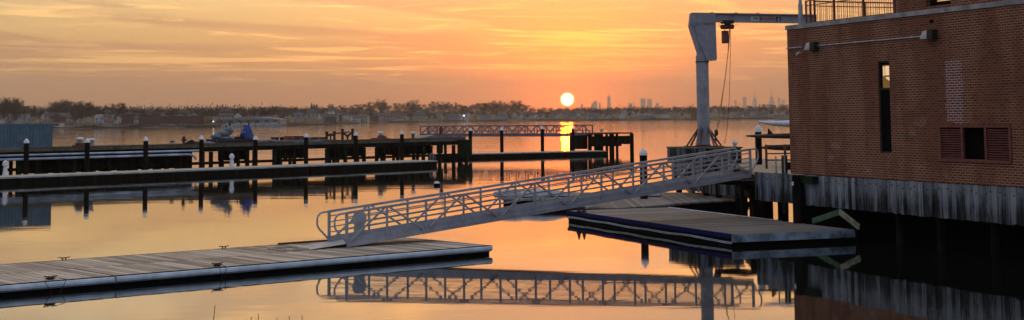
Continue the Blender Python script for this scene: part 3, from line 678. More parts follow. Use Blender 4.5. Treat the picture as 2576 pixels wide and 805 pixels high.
# right hand dock
Rn = at(1840, 590, .4); Rl = at(1427, 530, .4); Rr = at(2094, 571, .4)
ur = (Rn-Rl).normalized(); rzR = math.atan2(ur.y, ur.x); vr = Vector((-ur.y, ur.x, 0)); WR = (Rr-Rn).dot(vr); LR = (Rn-Rl).length
rd = thing('floating_dock', (Rl.x, Rl.y, 0), rzR, 'wide grey floating dock with dark blue side below the plank bulkhead', 'dock')
MB().box(.0, LR, .10, WR-.02, .33, .40).build('deck', M['deckR'], rd)
MB().box(.0, LR-.02, .0, .098, .27, .405).build('blue_rail', M['bluerail'], rd)
MB().box(.05, LR-.06, .03, WR-.05, -.3, .268).build('float', M['float'], rd)
tr = MB()
for i in range(24):
    a_, b_ = i*LR/24, (i+1)*LR/24; wv = lambda s: .115+.012*math.sin(s*1.9)+.01*math.sin(s*.7)-(.02 if s > LR-1 else 0)
    for dz_ in (0, .04): tr.add([(a_,.0,wv(a_)+dz_),(b_,.0,wv(b_)+dz_),(b_,.0,wv(b_)+dz_+.014),(a_,.0,wv(a_)+dz_+.014),(a_,.03,wv(a_)+dz_),(b_,.03,wv(b_)+dz_),(b_,.03,wv(b_)+dz_+.014),(a_,.03,wv(a_)+dz_+.014)], [(0,1,2,3),(3,2,6,7),(4,5,1,0)])
tr.build('side_trim', M['rub'], rd)
MB().box(LR+.0, LR+.07, .0, WR, .15, .395).build('end_board', M['rubdirty'], rd)
MB().box(.0, LR*.62, WR-.018, WR+.04, .34, .415).build('far_edge_trim', M['rub'], rd)
# platform dock behind, seen through the gangway
pf = thing('platform_dock', (0,0,0), 0, 'wide grey platform float seen through gangway behind the right hand dock', 'dock')
P2 = [at(1262,500,.4), at(1420,502,.4), at(1475,521,.4), at(1560,523,.4), at(1668,515,.4), at(1745,508,.4), at(1868,502,.4), at(1885,484,.4), at(1344,483,.4), at(1268,492,.4)]
P2 = [(p.x, p.y-.0) for p in P2]
pb = MB().prism(P2, .32, .395); pb.build('deck', M['deckR'], pf); cx_ = sum(p[0] for p in P2)/10; cy_ = sum(p[1] for p in P2)/10
MB().prism([(cx_+(p[0]-cx_)*.985, cy_+(p[1]-cy_)*.985) for p in P2], -.3, .318).build('float', M['float'], pf)
# overturned boats on it
def skiff(px, py, L, rz, label, mt):
    p = at(px, py, .4); t = thing('overturned_skiff', (p.x, p.y, .40), rz, label, 'boat', 'boats laid on the platform dock')
    vs = []; n = 14; k2 = 8
    for i in range(n+1):
        s = i/n; wd = .42*(math.sin(math.pi*(.12+.88*s)) if s < .9 else .45)**.7; hh = .34*(.35+.65*math.sin(math.pi*(.15+.8*s)))
        for k in range(k2): a_ = math.pi*k/(k2-1); vs.append((s*L-L/2, wd*math.cos(a_), .04+hh*math.sin(a_)))
    MB().add(vs, [(i*k2+k, i*k2+k+1, (i+1)*k2+k+1, (i+1)*k2+k) for i in range(n) for k in range(k2-1)], True).add(vs[:k2], [tuple(range(k2))]).add(vs[-k2:], [tuple(range(k2-1, -1, -1))]).build('hull', mt, t)
    MB().box(-L/2, L/2, -.44, -.40, 0, .05).box(-L/2, L/2, .40, .44, 0, .05).build('gunwale', M['iron'], t)
skiff(1300, 495, 2.2, R(4), 'grey overturned skiff at far left of platform dock, seen through the gangway', M['post']); skiff(1370, 495, 2.4, R(12), 'grey overturned boat second from left on the platform dock', M['alu'])
skiff(1598, 494, 2.4, R(-10), 'grey overturned skiff on the platform dock left of the capped piling', M['post'])
for px, py, lb in ((1456, 534, 'dark pointed marker left of its twin on the corner of the right dock'), (1469, 534, 'dark pointed marker at the corner of the right dock, right of its twin')):
    p = at(px, py, .4); MB().lathe((0,0,0), [(.11,0),(.11,.03),(.085,.04),(.015,.29)], 10).build('dock_marker', M['iron'], None, lb, 'marker', 'pair of dark pointed markers', loc=(p.x, p.y, .402))
# ------------------------------------------------------------------ pilings with white caps
proto_pile = {}
def piling(px, D, ytop, label, r=.175, group='white capped pilings beside the docks', zt=None):
    top = aty(px, ytop, D); t = thing('piling', (top.x, top.y, 0), 0, label, 'piling', group)
    z = top.z
    MB().tube([(0,0,-2),(0,0,z-.30)], r, 14).build('pile', M['pile'], t)
    MB().lathe((0,0,0), [(r+.015,z-.34),(r+.02,z-.20),(.02,z)], 14).build('cap', M['cap'], t); return t
piling(1618, 69.3, 372, 'near piling with white cone cap standing behind the gangway, left of the crane', .175)
piling(1907, 67.5, 313, 'piling with white cap left of the white kayak tip', .15)
# middle float
Ma, Mb = at(-140, 452, .5), at(1101, 403.5, .5); um = (Mb-Ma); um.z = 0; LM = um.length; um.normalize(); rzM = math.atan2(um.y, um.x); vm = Vector((-um.y, um.x, 0))
md = thing('floating_dock', (Ma.x, Ma.y, 0), rzM, 'long narrow dark floating dock with pale top below the trestle pier', 'dock')
for a_, b_ in ((0, LM*.36), (LM*.36, LM*.68), (LM*.68, LM)):
    MB().box(a_+.02, b_-.02, 0, 3.6, .40, .5).build('deck', M['decksnow'], md); MB().box(a_+.05, b_-.05, .02, 3.5, -.4, .398).build('float', M['darkwood'], md)
for px, y, lb in ((67,348,'capped piling in front of the blue container'),(220,347,'capped piling beside the two pale bollards on pier'),(367,343,'capped piling left of the red hydrant on the pier'),(507,340,'capped piling just left of the covered boat'),
              (643,341,'capped piling just right of the blue tarp'),(770,335,'capped piling in front of the stacked pallets'),(895,331,'capped piling touching the right side of the timber frame'),(1011,328,'capped piling between the two mooring bollards')):
    s_ = online(px, (Ma.x+vm.x*3.85, Ma.y+vm.y*3.85), (um.x, um.y)); q = Ma+um*s_+vm*3.85; piling(px, q.y, y, lb, .18)
# second float, far
Fa, Fb = at(1120, 388.5, .47), at(1527, 379, .47); uf = Fb-Fa; uf.z = 0; LF = uf.length; uf.normalize(); rzF = math.atan2(uf.y, uf.x); vf = Vector((-uf.y, uf.x, 0))
fd = thing('floating_dock', (Fa.x, Fa.y, 0), rzF, 'dark far floating dock below the long truss walkway, under the sun', 'dock')
MB().box(0, LF, 0, 3.2, .38, .47).build('deck', M['decksnow'], fd); MB().box(.05, LF-.05, .03, 3.1, -.4, .378).build('float', M['darkwood'], fd)
for px, y, lb in ((1183,321,'capped piling at the right end of the trestle pier'),(1262,320,'capped piling alone against open water, first right of the trestle pier'),(1364,317,'capped piling left of the sun reflection in the water'),(1441,317,'capped piling right of the sun reflection, beside the square dolphin')):
    s_ = online(px, (Fa.x+vf.x*3.45, Fa.y+vf.y*3.45), (uf.x, uf.y)); q = Fa+uf*s_+vf*3.45; piling(px, q.y, y, lb, .19)
# power pedestals
def pedestal(px, ybase, label):
    p = at(px, ybase, .5); t = thing('power_pedestal', (p.x, p.y, .5), 0, label, 'power pedestal', 'lighthouse shaped power pedestals')
    MB().lathe((0,0,0), [(.21,0),(.19,.10),(.12,.62),(.13,.66)], 8, False).build('body', M['white'], t)
    MB().lathe((0,0,.66), [(.19,0),(.22,.05),(.20,.22),(.16,.26)], 8, False).build('lantern', M['white'], t); MB().lathe((0,0,.92), [(.20,0),(.07,.10),(.02,.15)], 8, False).build('cap', M['white'], t)
pedestal(13, 441, 'white lighthouse shaped power pedestal at left end of the long narrow dock'); pedestal(583, 419, 'white lighthouse shaped power pedestal on narrow dock below the covered boat')
ld = MB()
for k in range(2):
    q = at(1082+k*8, 402.5, .5)
    ld.tube([(q.x, q.y, .2), (q.x, q.y, 1.0), (q.x+.12, q.y+.3, 1.12), (q.x+.15, q.y+.6, .5)], .025, 6)
ld.build('dock_ladder', M['post'], None, 'pale hooped ladder rails at the right end of the long narrow dock', 'ladder')
# ------------------------------------------------------------------ trestle pier
TO = at(0, 376, 2.2); TE = at(1172, 348.5, 2.2); ut = TE-TO; ut.z = 0; LT = ut.length; ut.normalize(); rzT = math.atan2(ut.y, ut.x); vt = Vector((-ut.y, ut.x, 0))
TP = thing('trestle_pier', (TO.x, TO.y, 0), rzT, 'long low dark trestle pier crossing behind the narrow dock', 'pier')
ts = lambda px, n=0: online(px, (TO.x+vt.x*n, TO.y+vt.y*n), (ut.x, ut.y))
def tp(px, n, z=2.2): s_ = ts(px, n); q = TO+ut*s_+vt*n; return Vector((q.x, q.y, z))
MB().box(-14, LT, 0, 9, 1.98, 2.2).build('deck', M['concrete'], TP)
MB().box(-14, LT, -.12, .28, 1.62, 1.978).box(-14, LT, 4, 4.3, 1.6, 1.978).box(-14, LT, 8.6, 8.9, 1.6, 1.978).build('girder', M['darkwood'], TP)
MB().box(-14, LT-.5, -.06, .12, .55, .78).build('wale', M['darkwood'], TP)
MB().box(ts(60), ts(740), .02, .26, 2.204, 2.30).box(ts(820), LT, .02, .26, 2.204, 2.34).build('kerb', M['rust'], TP)
for p0, p1, zl in ((-60, 17, .1), (44, 470, .28), (551, 626, .78), (690, 770, .78), (822, 917, .78), (947, 1083, .78), (1100,1112,.78), (1155, 1172, .3)):
    sk = MB(); a_, b_ = ts(p0, .5), ts(p1, .5); n_ = max(1, int((b_-a_)/.35))
    for k in range(n_):
        x0 = a_+(b_-a_)*k/n_; sk.box(x0, a_+(b_-a_)*(k+1)/n_-.02, .35+random.uniform(0, .15), .62, zl+random.uniform(-.05, .08), 1.62)
    sk.build('skirt_boards', M['darkwood'], TP)
for px in (8,50,95,150,188,235,275,330,420,452,470,510,531,556,622,640,690,705,740,770,822,840,868,895,915,947,965,1000,1040,1064,1083,1105,1140,1155,1172):
    g_ = px in (95,188,620,690,705,770,905,1064,1105,1155)
    MB().box(ts(px)-.13, ts(px)+.13, -.16, .10, -1.5, 1.60).build('pile', M['green'] if g_ or random.random() < .15 else M['pile'], TP)
for px in (560,600,700,730,830,850,900,960,990,1050,1080,1120,1160,30,120,210,300,400,480): 
    MB().tube([(ts(px, 8), 8.0, -1.5), (ts(px, 8), 8.0, 1.6)], .16, 8).build('pile', M['pile'], TP)
es = MB()
for k in range(9): es.box(ts(1146)+k*.22, ts(1146)+k*.22+.19, -.30-.03*(k % 2), -.22, .35, 2.1)
es.build('end_sheeting', M['green'], TP)
pf_ = MB(); 
for dz_, rr_ in ((1.74, .075), (1.44, .095)):
    pts_ = [(ts(-60), -.42, dz_), (ts(200), -.42, dz_), (ts(470), -.42, dz_), (ts(481), -.42, dz_-.12), (ts(487), -.42, dz_-.42)] if rr_ > .08 else [(ts(-60), -.42, dz_), (ts(200), -.42, dz_), (ts(495), -.42, dz_)]
    pf_.tube(pts_, rr_, 10)
po = pf_.build('pipeline', M['palefl'], None, 'pair of long pale pipes along the pier face with elbow turned down', 'pipe', loc=(TO.x, TO.y, 0)); po.rotation_euler = (0, 0, rzT)
ps = MB().box(ts(-60), ts(476), -.40, -.36, 1.53, 1.66).build('backing_strip', M['bluerail'], po)
# container
c0, c1_ = tp(-90, 3.2), tp(133, 3.2); Lc = (c1_-c0).length
ct = thing('shipping_container', (c0.x, c0.y, 2.2), rzT, 'weathered blue ribbed container standing at left end of the trestle pier', 'container')
hc = aty(70, 311.5, c1_.y*.96).z-2.2
cs = MB(); n_ = int(Lc/.28); 
prof = []
for k in range(n_):
    x0 = .08+(Lc-.16)*k/n_; st = (Lc-.16)/n_
    prof += [(x0, 0.05), (x0+st*.35, .05), (x0+st*.5, .0), (x0+st*.85, .0)]
prof.append((Lc-.08, .05)); k = len(prof)
cs.add([(x, y, .14) for x, y in prof]+[(x, y, hc-.1) for x, y in prof], [(i, i+1, k+i+1, k+i) for i in range(k-1)])
cs.box(.08, Lc-.08, 2.38, 2.4, .14, hc-.1).box(.02, Lc-.02, .04, 2.4, hc-.09, hc-.06).box(.08, Lc-.05, .06, 2.38, .10, .13); cs.build('side_panel', M['container'], ct)
fr = MB(); fr.box(0, Lc, -.01, .07, 0, .139).box(0, Lc, -.01, .07, hc-.099, hc)
for x in (0, Lc-.08): fr.box(x, x+.08, -.012, .072, .14, hc-.1)
fr.box(Lc-.06, Lc+.01, .08, 2.4, 0, hc-.092); fr.build('frame', M['container'], ct)
# bollards
def bollard(px, n, z_top_y, label, mt=M['white'], r=.19, name='bollard'):
    p = tp(px, n); D = p.y; zt_b = aty(px, z_top_y, D).z-2.2
    t = thing(name, p, 0, label, 'bollard', 'bollards along the trestle pier')
    MB().lathe((0,0,0), [(r*1.5,0),(r*1.4,.06),(r*.75,.12),(r*.70,zt_b*.5),(r*.9,zt_b*.68)], 14).build('stem', mt, t)
    MB().lathe((0,0,zt_b*.682), [(r*1.15,0),(r*1.45,zt_b*.10),(r*1.45,zt_b*.24),(r*.9,zt_b*.318)], 14).build('head', M['white'], t)
    return t
def flared(px, n, ytop, label):
    p = tp(px, n); h = aty(px, ytop, p.y).z-2.2; t = thing('mooring_post', p, 0, label, 'bollard', 'flared pale mooring posts beside the container')
    MB().lathe((0,0,0), [(.16,0),(.17,.2),(.27,h-.18)], 14).build('stem', M['post'], t); MB().lathe((0,0,h-.18), [(.29,0),(.30,.10),(.2,.17)], 14).build('head', M['cap'], t)
flared(202, 2, 345, 'flared pale post just left of capped piling, on a dark block'); flared(231, 1.2, 347, 'flared pale post just right of capped piling')
MB().box(-.55,.55,-.4,.4,0,.2).box(-.35,.3,-.3,.3,.202,.34).build('block', M['rust'], None, 'dark rusty block at the foot of the left flared post', 'block', loc=tp(204, .9))
bollard(957, 1.2, 330.5, 'grey bollard with a dark rope mound round its foot, left of a capped piling', M['post'])
bollard(1039, 1.2, 331, 'grey bollard alone on the pier, right of a capped piling', M['rust'])
MB().blob((0,0,.1), 1.1,.6,.16,14,6,.2).blob((.1,0,.28), .45,.35,.2,10,6,.2).build('rope_heap', M['rust'], None, 'dark heap of rope and chain around the bollard foot', 'rope heap', loc=tp(957, .9))
hy = thing('fire_hydrant', tp(463, 1), 0, 'dark red standpipe hydrant on the pier, left of the covered boat', 'hydrant')
MB().lathe((0,0,0), [(.17,0),(.12,.05),(.11,.48),(.16,.5),(.16,.56),(.10,.6)], 12).build('barrel', M['redbox'], hy); MB().tube([(0,0,.4),(.26,0,.4)], .07, 10).tube([(0,0,.4),(-.2,0,.4)], .06, 10).build('outlet', M['redbox'], hy); MB().lathe((0,0,.6), [(.13,0),(.14,.06),(.05,.13)], 12).build('bonnet', M['redbox'], hy)
sb = thing('small_cabinet', tp(434, 1), 0, 'little pale cabinet with dark red top on the pier, left of the hydrant', 'cabinet')
MB().box(-.14,.14,-.12,.12,0,.26).build('body', M['post'], sb); MB().box(-.16,.16,-.14,.14,.262,.36).build('lid', M['redbox'], sb)
MB().blob((-.3,0,.12),.28,.25,.14,8,5,.3).blob((0,0,.2),.3,.25,.22,8,5,.3).blob((.4,0,.12),.35,.25,.14,8,5,.3).build('machinery', M['iron'], None, 'dark lump of pump machinery right of the red hydrant', 'machinery', loc=tp(483,1))
MB().blob((0,0,.10),.42,.3,.15,12,7,.12).blob((.35,0,.08),.25,.2,.10,10,6,.12).build('tarp_bundle', M['tarpgrey'], None, 'flat pale tarp bundle on pier, left of the covered boat', 'tarp', loc=tp(524,1))
# covered boat
b0, b1 = tp(546, 1.0), tp(636, 1.0); Lb = (b1-b0).length
bo = thing('work_boat', (b0.x, b0.y, 2.2), rzT, 'low grey blue work boat with grey tarp cover sitting on trestle pier', 'boat')
MB().add([(0,-.1,.06),(Lb,-.1,.0),(Lb,1.5,.0),(0,1.5,.06),(-.12,0,.42),(Lb,-.15,.38),(Lb,1.6,.38),(-.12,1.4,.42)], [(0,3,2,1),(4,5,6,7),(0,1,5,4),(1,2,6,5),(2,3,7,6),(3,0,4,7)]).build('hull', M['woodhull'], bo)
MB().box(.1,Lb,-.2,-.1,.20,.27).box(-.1,Lb,-.21,-.16,.39,.44).build('rub_strake', M['iron'], bo)
tc_ = MB(); tc_.blob((.35,.6,.62),.5,.5,.24,14,8,.08).blob((1.05,.6,.86),.7,.5,.28,14,8,.08).blob((1.6,.6,1.12),.42,.45,.42,14,8,.10).blob((1.0,.6,.50),1.1,.5,.18,14,8,.05); tc_.build('tarp_cover', M['tarpgrey'], bo)
MB().tube([(1.35,.6,1.3),(1.35,.6,1.62)],.05,8).tube([(1.72,.6,1.4),(1.74,.6,1.76)],.08,8).build('fitting', M['iron'], bo)
MB().box(2.35,2.8,.4,.8,.42,.60).box(2.9,3.05,.4,.7,.42,.75).tube([(2.5,.5,.6),(2.55,.5,.78)],.04,6).build('gear', M['iron'], bo); MB().box(3.2,3.65,.4,.9,.42,.95).box(3.1,3.9,.35,.95,.952,1.02).build('console', M['post'], bo)
bt_ = tp(619, 1.6); sc = .96
tv = []; nt_ = 14
for k, (rx_, z) in enumerate(((.62,.0),(.60,.2),(.50,.5),(.38,.8),(.27,1.0),(.16,1.14))):
    for j in range(nt_): a_ = 2*math.pi*j/nt_; rj = 1+.09*math.sin(a_*5+k)+random.uniform(-.04,.04); tv.append((rx_*rj*math.cos(a_)+.12*z, rx_*.6*rj*math.sin(a_), z))
TB = MB().add(tv, [(k*nt_+j, k*nt_+(j+1) % nt_, (k+1)*nt_+(j+1) % nt_, (k+1)*nt_+j) for k in range(5) for j in range(nt_)], True).add(tv[-nt_:], [tuple(range(nt_))])
tbo = TB.build('blue_tarp', M['tarpblue'], None, 'bright blue tarp draped over a tall twin peaked load at stern of the work boat', 'tarp', loc=(bt_.x, bt_.y, 2.64))
MB().tube([(-.16,0,.7),(-.14,0,1.18)],.08,8,.04).tube([(.24,0,1.0),(.24,0,1.36)],.09,8,.05).build('peak', M['iron'], tbo)
MB().tube([(0,0,.12),(1.2,.2,.2),(2.2,.1,.1)],.13,8).build('tarp_roll', M['tarpgrey'], None, 'long grey roll of tarp on pier right of capped piling by the blue tarp', 'tarp', loc=tp(652,1.2)).rotation_euler=(0,0,rzT)
# drums, pallets
for px, lb in ((687,'left of three dark tapered tubs in a row'),(697,'middle of three dark tapered tubs in a row'),(709,'right of three dark tapered tubs in a row')):
    t = thing('tub', tp(px, 2.0), 0, lb, 'tub', 'three dark tubs on the pier'); MB().lathe((0,0,0), [(.13,0),(.18,.42)], 12).build('body', M['iron'], t); MB().lathe((0,0,.42), [(.22,0),(.22,.06)], 12).build('rim', M['redbox'], t)
MB().box(-.9,.9,-.5,.5,0,.12).build('tub_board', M['iron'], None, 'low dark board beneath the three tubs', 'board', loc=tp(698,2.0)+Vector((0,0,-.001)))
def pallets(px, n, k, L, mt, label):
    t = MB()
    for i in range(k):
        z = i*.14
        for j in range(3): t.box(-L/2+(L-.12)*j/2, -L/2+(L-.12)*j/2+.12, -.5, .5, z, z+.09)
        t.box(-L/2, L/2, -.52, .52, z+.092, z+.125)
    o = t.build('pallet_stack', mt, None, label, 'pallets', 'stacks of pallets on the pier', loc=tp(px, n)); o.rotation_euler = (0,0,rzT)
pallets(727, 2, 2, 1.0, M['rust'], 'small low rusty pallet stack at left of the group'); pallets(744, 2.2, 4, 1.9, M['redbox'], 'tallest red brown pallet stack, left of a capped piling'); pallets(790, 2, 3, 2.1, M['iron'], 'long dark pallet stack, right of a capped piling')
MB().box(0,6.5,0,1.2,0,.12).box(.2,6.3,.1,1.1,.122,.2).build('gangplank', M['tarpgrey'], None, 'long grey flat plank section lying on pier under the pallet stacks', 'plank', loc=tp(700,.4)).rotation_euler=(0,0,rzT)
# timber frame
tf0, tf1 = tp(822, 1.2), tp(889, 1.2); Lf = (tf1-tf0).length
tf = thing('mooring_gallows', (tf0.x, tf0.y, 2.2), rzT, 'dark timber H frame with long cross bar between forked posts on the pier', 'frame')
ztf = aty(822, 333.5, tf0.y).z-2.2; zhi = aty(886, 326, tf1.y).z-2.2
MB().beam((0,0,ztf-.18),(Lf-.5,0,ztf+.02),.12).build('crossbar', M['rust'], tf)
for x, zz in ((0,ztf),(.9,ztf+.03),(Lf-1.3,zhi-.02),(Lf-.1,zhi)):
    MB().beam((x,0,0),(x,0,zz),.16).tube([(x,-.1,zz),(x,.1,zz)],.11,10).build('post', M['iron'], tf)
MB().beam((.05,0,ztf-.25),(.9,0,ztf-.25),.14).beam((.45,0,0),(.45,0,ztf-.25),.10).beam((Lf-1.3,0,zhi-.2),(Lf-.7,0,zhi-.62),.14).beam((Lf-.1,0,zhi-.2),(Lf-.7,0,zhi-.62),.14).beam((Lf-.7,0,0),(Lf-.7,0,zhi-.6),.12).build('brace', M['iron'], tf)
# low roof / raised plate with lamp pole & life ring
rp_ = MB(); L_ = (tp(1172, 1)-tp(1058, 1)).length
rp_.add([(0,0,0),(L_*.3,0,.26),(L_*.62,0,.22),(L_,0,.06),(0,1.8,0),(L_*.3,1.8,.26),(L_*.62,1.8,.22),(L_,1.8,.06),(0,0,-.0),(L_,0,-.0)], [(0,1,5,4),(1,2,6,5),(2,3,7,6),(0,9,3,2,1)])
rp_.build('ramp_cover', M['tarpgrey'], None, 'low grey ramp cover at the right end of the trestle pier', 'ramp', loc=tp(1058,.6)+Vector((0,0,.14))).rotation_euler=(0,0,rzT)
lp = thing('lamp_post', tp(1111, 2.0), 0, 'thin lamp post with a slanting arm near right end of the trestle pier', 'lamp post')
D_ = tp(1111,2).y; hz = lambda y: aty(1111, y, D_).z-2.2; xz = lambda px: aty(px, 300, D_).x-lp.location.x
MB().tube([(0,0,0),(0,0,hz(281))],.045,8,.03).build('pole', M['post'], lp); MB().beam((0,0,hz(282)),(xz(1101),0,hz(270)),.05).build('arm', M['post'], lp); MB().beam((xz(1104),0,hz(272)),(xz(1099.5),0,hz(268)),.16,.07).build('lamp_head', M['post'], lp)
lr = thing('life_ring_box', tp(1109.5, 1.6)+Vector((0,0,.0)), 0, 'dark red life ring case on short stand at the lamp post foot', 'life ring')
MB().blob((0,0,.86),.20,.12,.42,10,8,.06).build('case', M['redbox'], lr); MB().beam((0,0,0),(0,0,.5),.06).build('stand', M['redbox'], lr)
rc = MB()
for k in range(4): rc.beam((-.5+k*.42,0,0),(-.35+k*.42,0,.5-.1*k),.05)
rc.build('bent_rods', M['rust'], None, 'cluster of short bent rods around the foot of the lamp post', 'rods', loc=tp(1112,.9))
# ------------------------------------------------------------------ gangway
def truss(name, G0, G1, wd, hgt, npan, rails, label, mt, ends=True, picket=None, ch=.12, tb=.05, k_=1.0):
    G0, G1 = Vector(G0), Vector(G1); d = G1-G0; L = math.hypot(d.x, d.y); rz = math.atan2(d.y, d.x)
    t = thing(name, G0, rz, label, 'gangway'); sl_ = d.z/L
    P = lambda x, y, z: (x, y, z+sl_*x)
    for y in (0, wd):
        f = MB(); f.beam(P(0,y,ch/2), P(L,y,ch/2), .07, ch); f.beam(P(0,y,hgt), P(L,y,hgt), .075*k_, .075*k_); f.build('chord', mt, t)
        for k in range(npan+1): MB().beam(P(L*k/npan,y,ch), P(L*k/npan,y,hgt), .055*k_ if k % npan else .075*k_).build('upright', mt, t)
        for k in range(npan):
            x0, x1 = L*k/npan, L*(k+1)/npan
            MB().beam(P(x0+.05,y,ch if k % 2 == 0 else hgt), P(x1-.05,y,hgt if k % 2 == 0 else ch), tb).build('diagonal', mt, t)
        yi = y+(.05 if y == 0 else -.05)
        for z in rails: MB().beam(P(0,yi,z), P(L,yi,z), .028*k_, .034*k_).build('guard_rail', mt, t)
        kp = MB(); kp.box(0,1,0,1,0,1) if False else None
        kp.beam(P(0,yi,ch+.08), P(L,yi,ch+.08), .012, .16); kp.build('toe_plate', mt, t)
        if ends:
            for sx, X0 in ((-1, 0), (1, L)):
                e = MB()
                pts = [P(X0,y,hgt)] + [P(X0+sx*(.22+.20*math.sin(a)), y, hgt-.20+.20*math.cos(a)) for a in [i*math.pi/8 for i in range(5)]] + [P(X0+sx*.42,y,hgt-.36), P(X0+sx*.36,y,hgt-.48), P(X0, y, .16)]
                e.tube(pts, .032, 8); e.build('end_loop', mt, t)
    fl = MB(); fl.beam(P(0,wd/2,.09), P(L,wd/2,.09), wd-.08, .05)
    fl.build('walkway', M['alu_plate'], t)
    return t, L, rz
G0 = at(872, 622, .29); G1 = aty(1888, 446, 56.0)
gt, GL, grz = truss('gangway', G0, G1, 1.12, 1.04, 12, (.40,.56,.72,.90), 'pale aluminium truss gangway sloping from the nearest dock up to the timber bulkhead', M['alu'])
gu = Vector((math.cos(grz), math.sin(grz), 0)); gv = Vector((-gu.y, gu.x, 0))
tpn = thing('transition_plate', (0,0,.09)); tpn.parent = gt
MB().add([(-1.25,0.02,-.085),(.1,.02,.03),(.1,1.10,.03),(-1.25,1.10,-.085),(-1.25,0.02,-.095),(.1,.02,.015),(.1,1.10,.015),(-1.25,1.10,-.095)], [(0,1,2,3),(7,6,5,4),(0,4,5,1),(2,6,7,3),(0,3,7,4),(1,5,6,2)]).build('plate', M['alu_plate'], tpn)
tb0 = G0-gu*2.15; wf = MB(); 
wf.box(0,.85,0,.05,0,.05).box(0,.85,1.05,1.10,0,.05).box(0,.05,.052,1.048,0,.05).box(.8,.85,.052,1.048,0,.05)
wf.build('dock_pad', M['beige'], None, 'pale timber pad frame on dock boards at the gangway toe', 'pad', loc=(tb0.x, tb0.y, .284)).rotation_euler = (0,0,grz)
mb_ = dk(790, WD-.15); MB().beam((-1.3,0,.03),(1.3,0,.03),.10,.05).build('edge_board', M['rust'], None, 'loose brown board along the far dock edge behind the gangway toe', 'board', loc=(mb_.x, mb_.y, .284)).rotation_euler = (0,0,rzD)
# disc on far rail
ds = G0+gu*1.05+gv*1.07; dsc = thing('round_disc', (ds.x, ds.y, G0.z+.10), grz, 'round pale grey disc hung inside the gangway rail near its foot', 'disc')
dv = MB(); n = 14
dv.add([(.26*math.cos(2*math.pi*k/n), -.03, .66+.27*math.sin(2*math.pi*k/n)) for k in range(n)]+[(.26*math.cos(2*math.pi*k/n), .0, .66+.27*math.sin(2*math.pi*k/n)) for k in range(n)], [tuple(range(n)), tuple(range(2*n-1, n-1, -1))]+[(k, n+k, n+(k+1) % n, (k+1) % n) for k in range(n)])
dv.build('disc', M['post'], dsc); MB().add([(-.2,-.02,.45),(.2,-.02,.45),(.06,-.02,.22),(-.06,-.02,.22)], [(3,2,1,0)]).box(-.2,.2,-.018,-.004,.25,.45).build('lower_plate', M['post'], dsc)
# landing beam at the head
hb = thing('gangway_landing', (G1.x, G1.y, 1.5), grz, 'dark timber landing under the upper end of the gangway', 'landing')
MB().box(-.5,.5,-.1,1.5,.10,.26).build('platform', M['darkwood'], hb); MB().box(.2,.4,.1,.3,-2.5,.1).build('posts', M['pile'], hb)
# far truss walkway
W0 = aty(1058, 341.5, 186); W1 = aty(1474, 343.5, 171)
z_w = (W0.z+W1.z)/2
fw, FL, frz = truss('truss_walkway', (W0.x, W0.y, z_w-.05), (W1.x, W1.y, z_w-.05), 1.4, 1.28, 18, (.66,), 'long level truss walkway leading to the square dolphin, in front of the sun glitter', M['walkway_steel'], ends=False, ch=.20, tb=.10, k_=1.7)
tag(fw, cat='walkway')
# dolphin
P0 = aty(1483, 334.5, 170.5); Q0 = aty(1592, 334, 174)
ud = (Vector((Q0.x, Q0.y, 0))-Vector((P0.x, P0.y, 0))); Ldl = ud.length; rzd = math.atan2(ud.y, ud.x)
dl = thing('mooring_dolphin', (P0.x, P0.y, 0), rzd, 'square dark timber dolphin with hanging boards at right end of truss walkway', 'dolphin')
zp = P0.z
MB().box(0, Ldl, 0, 4.2, zp-.16, zp).build('deck', M['rust'], dl)
b_ = MB()
for k in range(16): 
    x0 = .25+(Ldl-.5)*k/16; b_.box(x0, x0+(Ldl-.5)/16-.03, -.06, .05, (.80 if k < 12 else 1.0)+random.uniform(-.04,.04), zp-.40)
b_.box(.2, Ldl-.2, -.10, -.062, 1.60, 1.68); b_.build('boards', M['darkwood'], dl)
for x in (.08, .95, 1.9, 2.6, 3.5, 4.1, Ldl-.12):
    MB().box(x-.11, x+.11, -.16 if x in (.08, Ldl-.12) else .08, .3, -1.5, zp-.165 if x in (.08,) else zp-.165).build('pile', M['pile'], dl)
for q_ in ((2.45,3.05,1.8,2.4),(Ldl-.35,Ldl-.05,3.8,4.1),(.1,.4,3.8,4.1)): MB().box(*q_,-1.5,zp-.17).build('inner_pile', M['pile'], dl)
MB().box(-1.5,-.15,.2,1.2,.55,zp-.35).box(-1.55,-.1,.15,1.3,zp-.34,zp-.26).build('side_panel', M['darkwood'], dl)
s__ = thing('bollard', (Vector((P0.x, P0.y, 0))+ud.normalized()*1.85+Vector((-.02,1,0))*1.0+Vector((0,0,zp))), 0, 'small grey bollard on top of the square dolphin', 'bollard')
MB().lathe((0,0,0), [(.2,0),(.12,.08),(.11,.25)], 12).build('stem', M['post'], s__); MB().lathe((0,0,.25), [(.2,0),(.24,.1),(.16,.2)], 12).build('head', M['post'], s__)
# buoy
bp_ = at(1099, 467, 0); by = thing('mooring_buoy', (bp_.x, bp_.y, 0), 0, 'round mooring buoy with white top and black base floating before the trestle pier', 'buoy')
def dome(z0, z1, n=8): return [(math.sqrt(max(0, .2**2-(z-.08)**2))+.001, z) for z in [z0+(z1-z0)*i/n for i in range(n+1)]]
MB().lathe((0,0,0), dome(-.11,.14), 18).build('base', M['float'], by); MB().lathe((0,0,0), dome(.14,.279), 18).build('top', M['buoyw'], by)
